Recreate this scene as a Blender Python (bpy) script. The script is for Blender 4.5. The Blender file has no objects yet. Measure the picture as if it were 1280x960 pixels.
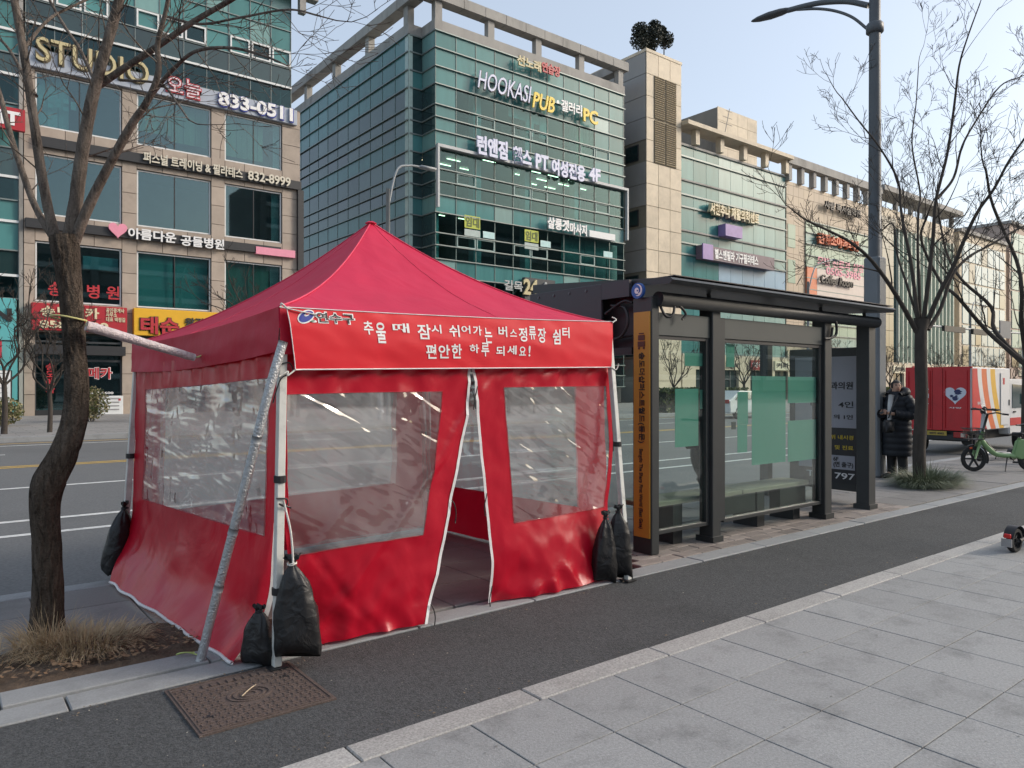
import bpy, bmesh, math, random
from mathutils import Vector, Matrix, noise
R = math.radians
sc = bpy.context.scene
COL = sc.collection

# ---------------------------------------------------------------- camera
F, HY, HC = 926.0, 482.0, 1.6            # focal length in pixels of the 1280 wide photo, horizon row, lens height
AZ = math.atan2(1815 - 640, F)           # the road's direction, right of the optical axis
FX, FY, RX, RY = math.cos(AZ), math.sin(AZ), math.sin(AZ), -math.cos(AZ)
cam_d = bpy.data.cameras.new('camera')
cam = bpy.data.objects.new('camera', cam_d)
COL.objects.link(cam)
cam.location = (0, 0, HC)
cam.rotation_euler = (R(90), 0, -(math.pi / 2 - AZ))
cam_d.sensor_width = 36
cam_d.lens = F / 1280 * 36
cam_d.shift_y = 2 / 1280
cam_d.clip_start = 0.05
cam_d.clip_end = 3000
sc.camera = cam

# ---------------------------------------------------------------- sky, sun, exposure
SUN_EL, SUN_ROT = R(28), R(124)
world = bpy.data.worlds.new('World')
sc.world = world
world.use_nodes = True
wn = world.node_tree
sky = wn.nodes.new('ShaderNodeTexSky')
sky.sky_type = 'NISHITA'
sky.sun_disc = False
sky.sun_elevation = SUN_EL
sky.sun_rotation = SUN_ROT
sky.air_density = 1.0
sky.dust_density = 3.5
sky.ozone_density = 1.0
hz = wn.nodes.new('ShaderNodeMixRGB')     # thin high haze, even over the whole sky
hz.inputs[0].default_value = 0.38
hz.inputs[2].default_value = (3.55, 3.8, 3.95, 1)
wn.links.new(sky.outputs[0], hz.inputs[1])
wn.links.new(hz.outputs[0], wn.nodes['Background'].inputs[0])
wn.nodes['Background'].inputs[1].default_value = 0.15
sun_d = bpy.data.lights.new('sun', 'SUN')
sun_d.energy = 1.2
sun_d.angle = R(14)
sun_d.color = (1.0, 0.92, 0.82)
sun = bpy.data.objects.new('sun', sun_d)
COL.objects.link(sun)
sv = Vector((math.cos(SUN_EL) * math.sin(SUN_ROT), math.cos(SUN_EL) * math.cos(SUN_ROT), math.sin(SUN_EL)))
sun.rotation_euler = sv.to_track_quat('Z', 'Y').to_euler()
sc.view_settings.view_transform = 'Standard'
sc.view_settings.look = 'None'
sc.view_settings.gamma = 1
sc.view_settings.use_curve_mapping = False
sc.view_settings.exposure = 0.74
sc.render.engine = 'CYCLES'
sc.cycles.max_bounces = 8
sc.cycles.transparent_max_bounces = 24
sc.cycles.caustics_reflective = False
sc.cycles.caustics_refractive = False

# ---------------------------------------------------------------- pixel -> place helpers (a pixel gives a direction only)
def ray(px, py):
    l = (px - 640) / F
    return Vector((FX + RX * l, FY + RY * l, (HY - py) / F))
def G(px, py, z=0.0):
    r = ray(px, py); s = (z - HC) / r.z
    return Vector((r.x * s, r.y * s, z))
def OY(px, py, Y):
    r = ray(px, py); s = Y / r.y
    return Vector((r.x * s, Y, HC + r.z * s))
def OX(px, py, X):
    r = ray(px, py); s = X / r.x
    return Vector((X, r.y * s, HC + r.z * s))
def OD(px, py, d):
    r = ray(px, py)
    return Vector((r.x * d, r.y * d, HC + r.z * d))
def HIT(px, py, p0, n):
    r = ray(px, py); c = Vector((0, 0, HC))
    s = (p0 - c).dot(n) / r.dot(n)
    return c + r * s

# ---------------------------------------------------------------- object helpers
WM = {}
def smooth(me, on=True):
    me.polygons.foreach_set('use_smooth', [on] * len(me.polygons)); me.update()
def tomesh(bm, name, mat=None, sm=False):
    me = bpy.data.meshes.new(name); bm.to_mesh(me); bm.free()
    for m in (mat if isinstance(mat, (list, tuple)) else [mat]):
        if m: me.materials.append(m)
    if sm: smooth(me)
    return me
def tag(o, label=None, cat=None, group=None, kind=None):
    if label: o['label'] = label
    if cat: o['category'] = cat
    if group: o['group'] = group
    if kind: o['kind'] = kind
    return o
def link(o, parent=None, mw=None, local=False):
    COL.objects.link(o)
    mw = mw or Matrix.Identity(4)
    o.matrix_basis = mw
    if parent:
        o.parent = parent
        pm = WM.get(parent.name, Matrix.Identity(4))
        if local: mw = pm @ mw
        else: o.matrix_parent_inverse = pm.inverted()
    WM[o.name] = mw
    return o
def obj(name, bm, mat, parent=None, mw=None, local=False, sm=False):
    me = tomesh(bm, name, mat, sm) if isinstance(bm, bmesh.types.BMesh) else bm
    return link(bpy.data.objects.new(name, me), parent, mw, local)
def thing(name, label, cat, loc=(0, 0, 0), rz=0, group=None):
    o = bpy.data.objects.new(name, None)
    o.empty_display_size = 0.1
    link(o, None, Matrix.Translation(loc) @ Matrix.Rotation(rz, 4, 'Z'))
    return tag(o, label, cat, group)
def copy_tree(root, loc, rz=0, s=1.0, label=None, group=None):
    r = root.copy(); COL.objects.link(r)
    mw = Matrix.Translation(loc) @ Matrix.Rotation(rz, 4, 'Z') @ Matrix.Scale(s, 4)
    r.matrix_basis = mw; WM[r.name] = mw
    if label: r['label'] = label
    if group: r['group'] = group
    def rec(src, dst):
        for ch in src.children:
            c = ch.copy(); COL.objects.link(c); c.parent = dst
            c.matrix_parent_inverse = ch.matrix_parent_inverse.copy(); c.matrix_basis = ch.matrix_basis.copy()
            rec(ch, c)
    rec(root, r)
    return r
def struct(name, bm, mat, sm=False):
    return tag(obj(name, bm, mat, sm=sm), kind='structure')
BOXF = ((0, 3, 2, 1), (4, 5, 6, 7), (0, 1, 5, 4), (1, 2, 6, 5), (2, 3, 7, 6), (3, 0, 4, 7))
def bx(bm, x0, x1, y0, y1, z0, z1, mi=0):
    v = [bm.verts.new(p) for p in ((x0, y0, z0), (x1, y0, z0), (x1, y1, z0), (x0, y1, z0), (x0, y0, z1), (x1, y0, z1), (x1, y1, z1), (x0, y1, z1))]
    for f in BOXF:
        bm.faces.new([v[i] for i in f]).material_index = mi
    return v
def box(*a, bev=0):
    bm = bmesh.new(); bx(bm, *a)
    if bev: bmesh.ops.bevel(bm, geom=bm.edges[:], offset=bev, segments=1, affect='EDGES')
    return bm
def frame_of(d):
    d = d.normalized()
    up = Vector((0, 0, 1)) if abs(d.z) < 0.95 else Vector((1, 0, 0))
    a = d.cross(up).normalized()
    return a, a.cross(d).normalized()
def tube(bm, pts, rad, n=8, cap=True, bumpf=None):
    pts = [Vector(p) for p in pts]
    if not isinstance(rad, (list, tuple)): rad = [rad] * len(pts)
    rings = []; a = None
    for i, p in enumerate(pts):
        d = (pts[min(i + 1, len(pts) - 1)] - pts[max(i - 1, 0)])
        if d.length < 1e-9: d = Vector((0, 0, 1))
        d.normalize()
        if a is None: a, b = frame_of(d)
        else:
            a = (a - d * a.dot(d))
            if a.length < 1e-6: a, b = frame_of(d)
            a.normalize()
        b = a.cross(d)
        ring = []
        for k in range(n):
            t = 2 * math.pi * k / n
            q = a * math.cos(t) + b * math.sin(t)
            r = rad[i] if bumpf is None else rad[i] * bumpf(p, q, t)
            ring.append(bm.verts.new(p + q * r))
        rings.append(ring)
    for i in range(len(rings) - 1):
        for k in range(n):
            bm.faces.new((rings[i][k], rings[i][(k + 1) % n], rings[i + 1][(k + 1) % n], rings[i + 1][k]))
    if cap and n > 2:
        bm.faces.new(rings[0]); bm.faces.new(rings[-1][::-1])
    return rings
def catmull(pts, k=6):
    pts = [Vector(p) for p in pts]
    P = [pts[0] * 2 - pts[1]] + pts + [pts[-1] * 2 - pts[-2]]
    out = []
    for i in range(1, len(P) - 2):
        for j in range(k):
            t = j / k
            a, b, c, d = P[i - 1], P[i], P[i + 1], P[i + 2]
            out.append(0.5 * ((2 * b) + (c - a) * t + (2 * a - 5 * b + 4 * c - d) * t * t + (3 * b - a - 3 * c + d) * t ** 3))
    out.append(pts[-1])
    return out
def lathe(bm, prof, n=16, c=(0, 0, 0)):
    c = Vector(c); rings = []
    for r, z in prof:
        rings.append([bm.verts.new(c + Vector((r * math.cos(2 * math.pi * k / n), r * math.sin(2 * math.pi * k / n), z))) for k in range(n)])
    for i in range(len(rings) - 1):
        for k in range(n):
            bm.faces.new((rings[i][k], rings[i][(k + 1) % n], rings[i + 1][(k + 1) % n], rings[i + 1][k]))
    bm.faces.new(rings[0][::-1]); bm.faces.new(rings[-1])
def prism(bm, poly, h0, h1, fn):
    """poly of 2-D points, extruded from h0 to h1; fn(u,v,h) -> 3-D"""
    a = [bm.verts.new(fn(u, v, h0)) for u, v in poly]; b = [bm.verts.new(fn(u, v, h1)) for u, v in poly]
    n = len(poly)
    bm.faces.new(a[::-1]); bm.faces.new(b)
    for i in range(n): bm.faces.new((a[i], a[(i + 1) % n], b[(i + 1) % n], b[i]))
UNIT = {}
def unit(mat, bev=False):
    k = mat.name
    if k not in UNIT: UNIT[k] = tomesh(box(-.5, .5, -.5, .5, -.5, .5), 'unit_' + k, mat)
    return UNIT[k]
def piece(name, mat, parent, c, s, rz=0, rx=0):
    """one box-shaped piece (shared mesh) centred at c with size s"""
    mw = Matrix.Translation(c) @ Matrix.Rotation(rz, 4, 'Z') @ Matrix.Rotation(rx, 4, 'X') @ Matrix.Diagonal((s[0], s[1], s[2], 1))
    return link(bpy.data.objects.new(name, unit(mat)), parent, mw)
FACE_S = Matrix.Rotation(R(90), 4, 'X')                 # text that faces -Y and reads towards +X
def text_mesh(s, mat, extrude=.0, fat=.0, shear=0.0, res=3):
    c = bpy.data.curves.new('lettering', 'FONT')
    c.body = s; c.size = 1; c.resolution_u = res; c.offset = fat; c.extrude = extrude; c.shear = shear
    c.space_line = .95
    t = bpy.data.objects.new('lettering_source', c)
    me = bpy.data.meshes.new_from_object(t)
    bpy.data.objects.remove(t); bpy.data.curves.remove(c)
    me.materials.clear(); me.materials.append(mat)
    return me
def text(name, s, mat, parent, c, w, h, rot=FACE_S, depth=.02, fat=.02, shear=0, keep=False, rnd=None):
    """lettering fitted into a box w x h (metres) centred at c"""
    me = text_mesh(s, mat, 0.5, fat, shear)
    co = [v.co for v in me.vertices]
    x0 = min(v.x for v in co); x1 = max(v.x for v in co); y0 = min(v.y for v in co); y1 = max(v.y for v in co)
    sx, sy = w / (x1 - x0), h / (y1 - y0)
    if keep: sx = sy = min(sx, sy)
    for v in me.vertices:
        v.co = Vector(((v.co.x - (x0 + x1) / 2) * sx, (v.co.y - (y0 + y1) / 2) * sy, v.co.z * depth))
    return link(bpy.data.objects.new(name, me), parent, Matrix.Translation(c) @ rot)

# ---------------------------------------------------------------- materials (world-space noise, real base colours)
MATS = {}
def nodes_of(m):
    m.use_nodes = True; t = m.node_tree
    return t, t.nodes, t.links, t.nodes['Principled BSDF']
def M(name, col, rough=.6, var=.12, vs=4.0, bump=0.0, bs=60.0, metal=0.0, rnd=0.0, spec=.5, stretch=None, dirt=0.0, ds=.8, coat=0.0, emit=None, coord='POS'):
    if name in MATS: return MATS[name]
    m = bpy.data.materials.new(name); t, N, L, b = nodes_of(m)
    b.inputs['Roughness'].default_value = rough
    b.inputs['Metallic'].default_value = metal
    b.inputs['Specular IOR Level'].default_value = spec
    b.inputs['Coat Weight'].default_value = coat
    if coord == 'POS': src = N.new('ShaderNodeNewGeometry').outputs['Position']
    else: src = N.new('ShaderNodeTexCoord').outputs['Object']
    if stretch:
        mp = N.new('ShaderNodeMapping'); mp.inputs['Scale'].default_value = stretch
        L.new(src, mp.inputs[0]); src_s = mp.outputs[0]
    else: src_s = src
    nz = N.new('ShaderNodeTexNoise'); nz.inputs['Scale'].default_value = vs; nz.inputs['Detail'].default_value = 5; nz.inputs['Roughness'].default_value = .62
    L.new(src_s, nz.inputs['Vector'])
    mr = N.new('ShaderNodeMapRange'); mr.inputs[1].default_value = .25; mr.inputs[2].default_value = .75
    mr.inputs[3].default_value = 1 - var; mr.inputs[4].default_value = 1 + var
    L.new(nz.outputs[0], mr.inputs[0]); val = mr.outputs[0]
    if rnd:
        oi = N.new('ShaderNodeObjectInfo'); r2 = N.new('ShaderNodeMapRange')
        r2.inputs[3].default_value = 1 - rnd; r2.inputs[4].default_value = 1 + rnd
        L.new(oi.outputs['Random'], r2.inputs[0])
        mu = N.new('ShaderNodeMath'); mu.operation = 'MULTIPLY'; L.new(val, mu.inputs[0]); L.new(r2.outputs[0], mu.inputs[1]); val = mu.outputs[0]
    if dirt:
        n2 = N.new('ShaderNodeTexNoise'); n2.inputs['Scale'].default_value = ds; n2.inputs['Detail'].default_value = 6; n2.inputs['Roughness'].default_value = .7
        L.new(src_s, n2.inputs['Vector'])
        r3 = N.new('ShaderNodeMapRange'); r3.inputs[1].default_value = .5; r3.inputs[2].default_value = .72; r3.inputs[3].default_value = 1; r3.inputs[4].default_value = 1 - dirt
        L.new(n2.outputs[0], r3.inputs[0])
        mu = N.new('ShaderNodeMath'); mu.operation = 'MULTIPLY'; L.new(val, mu.inputs[0]); L.new(r3.outputs[0], mu.inputs[1]); val = mu.outputs[0]
    vm = N.new('ShaderNodeVectorMath'); vm.operation = 'SCALE'; vm.inputs[0].default_value = col[:3]
    L.new(val, vm.inputs['Scale']); L.new(vm.outputs[0], b.inputs['Base Color'])
    if bump:
        n3 = N.new('ShaderNodeTexNoise'); n3.inputs['Scale'].default_value = bs; n3.inputs['Detail'].default_value = 4
        L.new(src_s, n3.inputs['Vector'])
        bp = N.new('ShaderNodeBump'); bp.inputs['Strength'].default_value = bump; bp.inputs['Distance'].default_value = .01
        L.new(n3.outputs[0], bp.inputs['Height']); L.new(bp.outputs[0], b.inputs['Normal'])
    if emit:
        b.inputs['Emission Color'].default_value = (*emit[:3], 1); b.inputs['Emission Strength'].default_value = emit[3]
    MATS[name] = m
    return m
def glass(name, tint, base=.06, rough=.02, bump=0, bs=3.0, gcol=(1, 1, 1)):
    """thin pane: tinted see-through mixed with mirror reflection that grows at grazing angles"""
    m = bpy.data.materials.new(name); t, N, L, b = nodes_of(m)
    N.remove(b); out = N['Material Output']
    tr = N.new('ShaderNodeBsdfTransparent'); tr.inputs[0].default_value = (*tint, 1)
    gl = N.new('ShaderNodeBsdfGlossy'); gl.inputs[0].default_value = (*gcol, 1); gl.inputs['Roughness'].default_value = rough
    lw = N.new('ShaderNodeLayerWeight'); lw.inputs[0].default_value = .5
    pw = N.new('ShaderNodeMath'); pw.operation = 'POWER'; pw.inputs[1].default_value = 4
    L.new(lw.outputs['Facing'], pw.inputs[0])
    mr = N.new('ShaderNodeMapRange'); mr.inputs[3].default_value = base; mr.inputs[4].default_value = 1
    L.new(pw.outputs[0], mr.inputs[0])
    mx = N.new('ShaderNodeMixShader'); L.new(mr.outputs[0], mx.inputs[0]); L.new(tr.outputs[0], mx.inputs[1]); L.new(gl.outputs[0], mx.inputs[2])
    L.new(mx.outputs[0], out.inputs[0])
    if bump:
        g = N.new('ShaderNodeNewGeometry'); nz = N.new('ShaderNodeTexNoise'); nz.inputs['Scale'].default_value = bs; nz.inputs['Detail'].default_value = 2
        L.new(g.outputs['Position'], nz.inputs['Vector'])
        bp = N.new('ShaderNodeBump'); bp.inputs['Strength'].default_value = bump; bp.inputs['Distance'].default_value = .05
        L.new(nz.outputs[0], bp.inputs['Height']); L.new(bp.outputs[0], gl.inputs['Normal']); L.new(bp.outputs[0], lw.inputs['Normal'])
    MATS[name] = m
    return m
def fabric(name, col, trans=.25, rough=.5, spec=.4, bump=.3, bs=6.0, var=.08, wr=0.0):
    """coated polyester: diffuse with some light passing through, soft sheen and creases"""
    m = M(name, col, rough, var, 1.7, spec=spec)
    t, N, L, b = nodes_of(m); out = N['Material Output']
    tl = N.new('ShaderNodeBsdfTranslucent'); tl.inputs[0].default_value = (*col, 1)
    mx = N.new('ShaderNodeMixShader'); mx.inputs[0].default_value = trans
    L.new(b.outputs[0], mx.inputs[1]); L.new(tl.outputs[0], mx.inputs[2]); L.new(mx.outputs[0], out.inputs[0])
    g = N.new('ShaderNodeNewGeometry')
    n1 = N.new('ShaderNodeTexNoise'); n1.inputs['Scale'].default_value = bs; n1.inputs['Detail'].default_value = 3; n1.inputs['Distortion'].default_value = 1.2
    L.new(g.outputs['Position'], n1.inputs['Vector'])
    n2 = N.new('ShaderNodeTexNoise'); n2.inputs['Scale'].default_value = 420; n2.inputs['Detail'].default_value = 1
    L.new(g.outputs['Position'], n2.inputs['Vector'])
    vo = N.new('ShaderNodeTexVoronoi'); vo.inputs['Scale'].default_value = bs * 1.5; L.new(n1.outputs['Color'], vo.inputs['Vector'])
    dv = N.new('ShaderNodeVectorMath'); dv.operation = 'MULTIPLY_ADD'; dv.inputs[1].default_value = (.12, .12, .12); L.new(n1.outputs['Color'], dv.inputs[0]); L.new(g.outputs['Position'], dv.inputs[2]); L.new(dv.outputs[0], vo.inputs['Vector'])
    v5 = N.new('ShaderNodeMath'); v5.operation = 'MULTIPLY_ADD'; v5.inputs[1].default_value = .55; L.new(vo.outputs['Distance'], v5.inputs[0]); L.new(n1.outputs[0], v5.inputs[2])
    ad = N.new('ShaderNodeMath'); ad.operation = 'MULTIPLY_ADD'; ad.inputs[1].default_value = .02
    L.new(n2.outputs[0], ad.inputs[0]); L.new(v5.outputs[0], ad.inputs[2])
    bp = N.new('ShaderNodeBump'); bp.inputs['Strength'].default_value = bump; bp.inputs['Distance'].default_value = .03
    L.new(ad.outputs[0], bp.inputs['Height']); L.new(bp.outputs[0], b.inputs['Normal'])
    return m

asphalt = M('asphalt', (.058, .061, .0635), .9, .75, 75, bump=.8, bs=110, dirt=.38, ds=.55)
road_m = M('road_asphalt', (.125, .127, .128), .85, .35, 35, bump=.3, bs=140, dirt=.2, ds=.25)
slab_m = M('grey_paving', (.275, .28, .28), .8, .26, 70, bump=.3, bs=130, rnd=.06, dirt=.34, ds=3.4)
slab2_m = M('old_paving', (.20, .195, .19), .85, .14, 60, bump=.3, bs=150, rnd=.10, dirt=.35, ds=1.2)
paver_m = M('small_pavers', (.24, .21, .19), .85, .18, 50, bump=.35, bs=150, rnd=.22, dirt=.35, ds=1.4)
granite_m = M('granite_kerb', (.35, .342, .328), .75, .42, 85, bump=.2, bs=200, rnd=.10, dirt=.25, ds=2)
pale_m = M('pale_kerb', (.27, .28, .285), .8, .14, 80, bump=.2, bs=200, rnd=.08, dirt=.3, ds=2)
joint_m = M('dark_joint', (.055, .052, .048), .95, .3, 40)
soil_m = M('bare_soil', (.085, .060, .042), .95, .4, 25, bump=.9, bs=60)
paint_w = M('road_paint', (.62, .62, .60), .7, .2, 20, dirt=.4, ds=4)
paint_y = M('yellow_road_paint', (.60, .38, .07), .7, .2, 20, dirt=.4, ds=4)
rust_m = M('rusted_iron', (.105, .078, .068), .75, .3, 40, bump=.5, bs=120, metal=.15)
white_m = M('white_metal_paint', (.68, .68, .66), .45, .08, 8, dirt=.25, ds=6)
black_m = M('black_plastic', (.016, .016, .018), .5, .2, 20)
dark_m = M('dark_grey_metal', (.030, .032, .034), .45, .12, 6, spec=.45)
steel_m = M('grey_steel', (.085, .093, .10), .45, .1, 4, metal=.25)
stone_m = M('beige_granite', (.38, .315, .26), .6, .12, 1.3, bump=.08, bs=40, rnd=.09, dirt=.28, ds=.5)
cream_m = M('cream_stone', (.58, .50, .38), .65, .10, 1.2, rnd=.08, dirt=.22, ds=.4)
conc_m = M('grey_concrete', (.33, .32, .30), .8, .14, .8, dirt=.45, ds=.35, stretch=(1, 1, .35))
tan_unused = M('tan_tile', (.46, .37, .27), .65, .10, .6, dirt=.2, ds=.2)
mull_m = M('aluminium_mullion', (.20, .235, .23), .45, .1, 3, metal=.3)
wframe_m = M('white_frame', (.68, .70, .70), .5, .05, 3)
span_m = M('teal_spandrel', (.075, .215, .215), .16, .12, .5, rnd=.14, spec=.35, dirt=.18, ds=.35, stretch=(2, 2, .3))
span2_m = M('pale_teal_panel', (.16, .30, .29), .28, .12, .4, rnd=.10, dirt=.2, ds=.3, stretch=(2, 2, .3))
green_m = M('pale_green_panel', (.24, .36, .28), .3, .10, .4, rnd=.10)
blue_m = M('blue_film_panel', (.17, .31, .44), .35, .1, .4, rnd=.08)
dkglass_m = M('dark_window_glass', (.018, .045, .047), .06, .2, .5, rnd=.35, spec=.7)
vis_m = glass('teal_vision_glass', (.46, .68, .69), .040, .02, gcol=(.68, .88, .92))
win_m = glass('office_window_glass', (.48, .66, .67), .10, .02, gcol=(.72, .90, .94))
clear_m = glass('clear_glass', (.86, .93, .90), .05, .01)
shel_m = glass('shelter_glass', (.88, .95, .925), .04, .01)
room_m = M('room_wall', (.20, .19, .175), .9, .3, .6)
floor_m = M('floor_slab', (.25, .25, .24), .9, .1, 1)
blind_m = M('window_blind', (.36, .40, .26), .8, .10, 2, rnd=.15)
curt_m = M('pale_curtain', (.48, .58, .54), .8, .12, 3, rnd=.1)
lampon_m = M('lit_tube', (.9, .85, .7), .5, 0, 1, emit=(1, .86, .55, 5.0))
txw = M('white_letter', (.78, .78, .78), .5, .04, 5)
txk = M('black_letter', (.02, .02, .022), .5, .1, 5)
txr = M('red_letter', (.45, .03, .04), .5, .08, 5)
txy = M('yellow_letter', (.75, .55, .05), .5, .06, 5)
txgold = M('gold_letter', (.50, .43, .24), .5, .1, 5)
txblue = M('blue_print', (.02, .04, .30), .45, .05, 5)
txlav = M('lavender_letter', (.60, .62, .78), .5, .05, 5)
txor = M('orange_letter', (.62, .13, .04), .5, .08, 5)
pink_m = M('pink_sign', (.75, .28, .38), .5, .08, 3)
purple_m = M('purple_sign', (.28, .19, .42), .5, .15, 1.5)
teal_m = M('turquoise_sign', (.10, .40, .42), .55, .06, 2)
redsign_m = M('red_sign_board', (.40, .018, .030), .5, .08, 2, dirt=.2, ds=2)
yellow_m = M('yellow_sign_board', (.72, .40, .02), .5, .06, 2)
bandk_m = M('black_sign_band', (.026, .027, .030), .5, .15, 2)
bandg_m = M('grey_sign_band', (.36, .40, .47), .45, .1, 2)
def bark(name, c0, c1, sc_, dist):
    """furrowed bark: irregular long ridges and dark furrows, lichen-grey patches"""
    m = bpy.data.materials.new(name); t, N, L, b = nodes_of(m); b.inputs['Roughness'].default_value = .95; b.inputs['Specular IOR Level'].default_value = .2
    g = N.new('ShaderNodeNewGeometry'); mp = N.new('ShaderNodeMapping'); mp.inputs['Scale'].default_value = (1, 1, .22); L.new(g.outputs['Position'], mp.inputs[0])
    n0 = N.new('ShaderNodeTexNoise'); n0.inputs['Scale'].default_value = sc_; n0.inputs['Detail'].default_value = 7; n0.inputs['Roughness'].default_value = .68; n0.inputs['Distortion'].default_value = .9; L.new(mp.outputs[0], n0.inputs['Vector'])
    n1 = N.new('ShaderNodeTexNoise'); n1.inputs['Scale'].default_value = sc_ * 3; n1.inputs['Detail'].default_value = 4; L.new(g.outputs['Position'], n1.inputs['Vector'])
    n2 = N.new('ShaderNodeTexNoise'); n2.inputs['Scale'].default_value = 4; n2.inputs['Detail'].default_value = 5; L.new(g.outputs['Position'], n2.inputs['Vector'])
    ad = N.new('ShaderNodeMath'); ad.operation = 'MULTIPLY_ADD'; ad.inputs[1].default_value = .35; L.new(n1.outputs[0], ad.inputs[0]); L.new(n0.outputs[0], ad.inputs[2])
    a2 = N.new('ShaderNodeMath'); a2.operation = 'MULTIPLY_ADD'; a2.inputs[1].default_value = .5; L.new(n2.outputs[0], a2.inputs[0]); L.new(ad.outputs[0], a2.inputs[2])
    mr = N.new('ShaderNodeMapRange'); mr.inputs[1].default_value = .70; mr.inputs[2].default_value = 1.12; L.new(a2.outputs[0], mr.inputs[0])
    cr = N.new('ShaderNodeValToRGB'); cr.color_ramp.elements[0].color = (*c0, 1); cr.color_ramp.elements[1].color = (*c1, 1)
    L.new(mr.outputs[0], cr.inputs[0]); L.new(cr.outputs[0], b.inputs['Base Color'])
    bp = N.new('ShaderNodeBump'); bp.inputs['Strength'].default_value = 1; bp.inputs['Distance'].default_value = dist; L.new(ad.outputs[0], bp.inputs['Height']); L.new(bp.outputs[0], b.inputs['Normal'])
    MATS[name] = m
    return m
bark_m = bark('tree_bark', (.022, .017, .013), (.15, .12, .095), 26, .05)
limb_m = bark('limb_bark', (.045, .036, .030), (.22, .185, .155), 30, .015)
bark2_m = M('grey_bark', (.052, .043, .036), .95, .35, 12, bump=.6, bs=40, stretch=(1, 1, .4))
rubber_m = M('tyre_rubber', (.018, .018, .018), .85, .2, 30)
# ================================================================ ground
ROADZ = -0.12
def sheet(name, x0, x1, y0, y1, z, mat):
    bm = bmesh.new(); bm.faces.new([bm.verts.new(p) for p in ((x0, y0, z), (x1, y0, z), (x1, y1, z), (x0, y1, z))])
    return struct(name, bm, mat)
sheet('ground', -700, 1500, -700, 1500, -0.30, M('far_ground', (.16, .155, .15), .9, .1, .1))
sheet('road', -400, 900, 6.6, 27.2, ROADZ, road_m)
# near pavement: bed + slabs one by one where they can be told apart
PY0, PY1, CY0, CY1 = 2.87, 3.04, 3.04, 4.22
bm = box(-60, 120, -30, PY0, -.3, -.012); pav = struct('pavement', bm, M('pavement_bed', (.20, .205, .21), .85, .12, 50, dirt=.25, ds=1))
slabs = {}
def slab_mesh(w, d, h, mat, key, bev=.006):
    if key not in slabs:
        slabs[key] = tomesh(box(-w / 2, w / 2, -d / 2, d / 2, -h, 0, bev=bev), key, mat)
    return slabs[key]
rs = random.Random(5)
PW, PD = .481, .474
for i in range(-3, 32):
    for j in range(0, 7):
        x = 2.01 + PW * (i - 2) + PW / 2; y = PY0 - PD * j - PD / 2
        if x > 6.5 and j > 4: continue
        if i > 26 and j > 2: continue
        me = slab_mesh(PW - .006, PD - .006, .05, slab_m, 'paving_slab', .0025)
        mw = Matrix.Translation((x, y, rs.uniform(-.001, .001))) @ Matrix.Rotation(rs.uniform(-.002, .002), 4, 'X') @ Matrix.Rotation(rs.uniform(-.002, .002), 4, 'Y')
        link(bpy.data.objects.new('paving_slab', me), pav, mw)
ks = struct('kerb_strip', box(-60, 120, PY0 - .004, PY1, -.3, -.03), joint_m)
for i in range(-4, 26):
    me = slab_mesh(.992, PY1 - PY0 - .006, .08, granite_m, 'kerb_stone_light')
    link(bpy.data.objects.new('kerb_stone', me), ks, Matrix.Translation((.95 + i * 1.0, (PY0 + PY1) / 2, .004 + rs.uniform(-.002, .002))))
# cycle path
struct('cycle_path', box(-60, 160, CY0, CY1, -.3, -.006), asphalt)
# edging of the strip along the road
ed = struct('edging_strip', box(-60, 160, CY1 - .001, 4.66, -.3, -.03), joint_m)
for i in range(-3, 26):
    me = slab_mesh(.99, .20, .06, pale_m, 'edging_front')
    link(bpy.data.objects.new('kerb_stone', me), ed, Matrix.Translation((.05 + i * 1.0, 4.325, .002 + rs.uniform(-.002, .002))))
    if i < 3:
        me = slab_mesh(.992, .21, .06, pale_m, 'edging_back')
        link(bpy.data.objects.new('kerb_stone', me), ed, Matrix.Translation((-.22 + i * 1.0, 4.545, .012 + rs.uniform(-.002, .002))))
sw = struct('kerbside_pavement', box(-60, 160, 4.44, 6.62, -.3, -.03), joint_m)
for i in range(-4, 40):
    for j in range(0, 4):
        x = -.3 + .6 * i; y = 4.75 + .6 * j * .905
        if x < 1.9 and y < 5.25: continue
        if 5.05 < x < 10.2 and y < 5.2: continue
        me = slab_mesh(.592, .535, .05, slab2_m, 'pavement_slab_old')
        link(bpy.data.objects.new('paving_slab', me), sw, Matrix.Translation((x, y, rs.uniform(-.003, .003))) @ Matrix.Rotation(rs.uniform(-.004, .004), 4, 'X'))
for i in range(18):
    for j in range(5):
        x = 5.10 + .292 * i + (.14 if j % 2 else 0); y = 4.515 + .152 * j
        me = slab_mesh(.284, .144, .05, paver_m, 'small_paver')
        link(bpy.data.objects.new('paving_brick', me), sw, Matrix.Translation((x, y, rs.uniform(-.003, .003))) @ Matrix.Rotation(rs.uniform(-.01, .01), 4, 'Z'))
rk = struct('road_kerb', box(-60, 160, 6.60, 6.88, -.3, -.05), joint_m)
for i in range(-4, 26):
    me = slab_mesh(.992, .20, .2, pale_m, 'road_kerb_stone', .012)
    link(bpy.data.objects.new('kerb_stone', me), rk, Matrix.Translation((.3 + i, 6.735, .006)))
# bare soil of the tree pit, uneven
bm = bmesh.new(); n = 60
grid = [[bm.verts.new((-1.6 + 3.42 * a / n, 4.655 + .68 * b / 16, .0 + .035 * noise.noise((a * .35, b * .5, 1)) + .02 * noise.noise((a * .9, b * 1.1, 3)) + (.02 if 0 < b < 16 else -.01))) for b in range(17)] for a in range(n + 1)]
for a in range(n):
    for b in range(16): bm.faces.new((grid[a][b], grid[a + 1][b], grid[a + 1][b + 1], grid[a][b + 1]))
struct('soil_bed', bm, soil_m, True)
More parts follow.
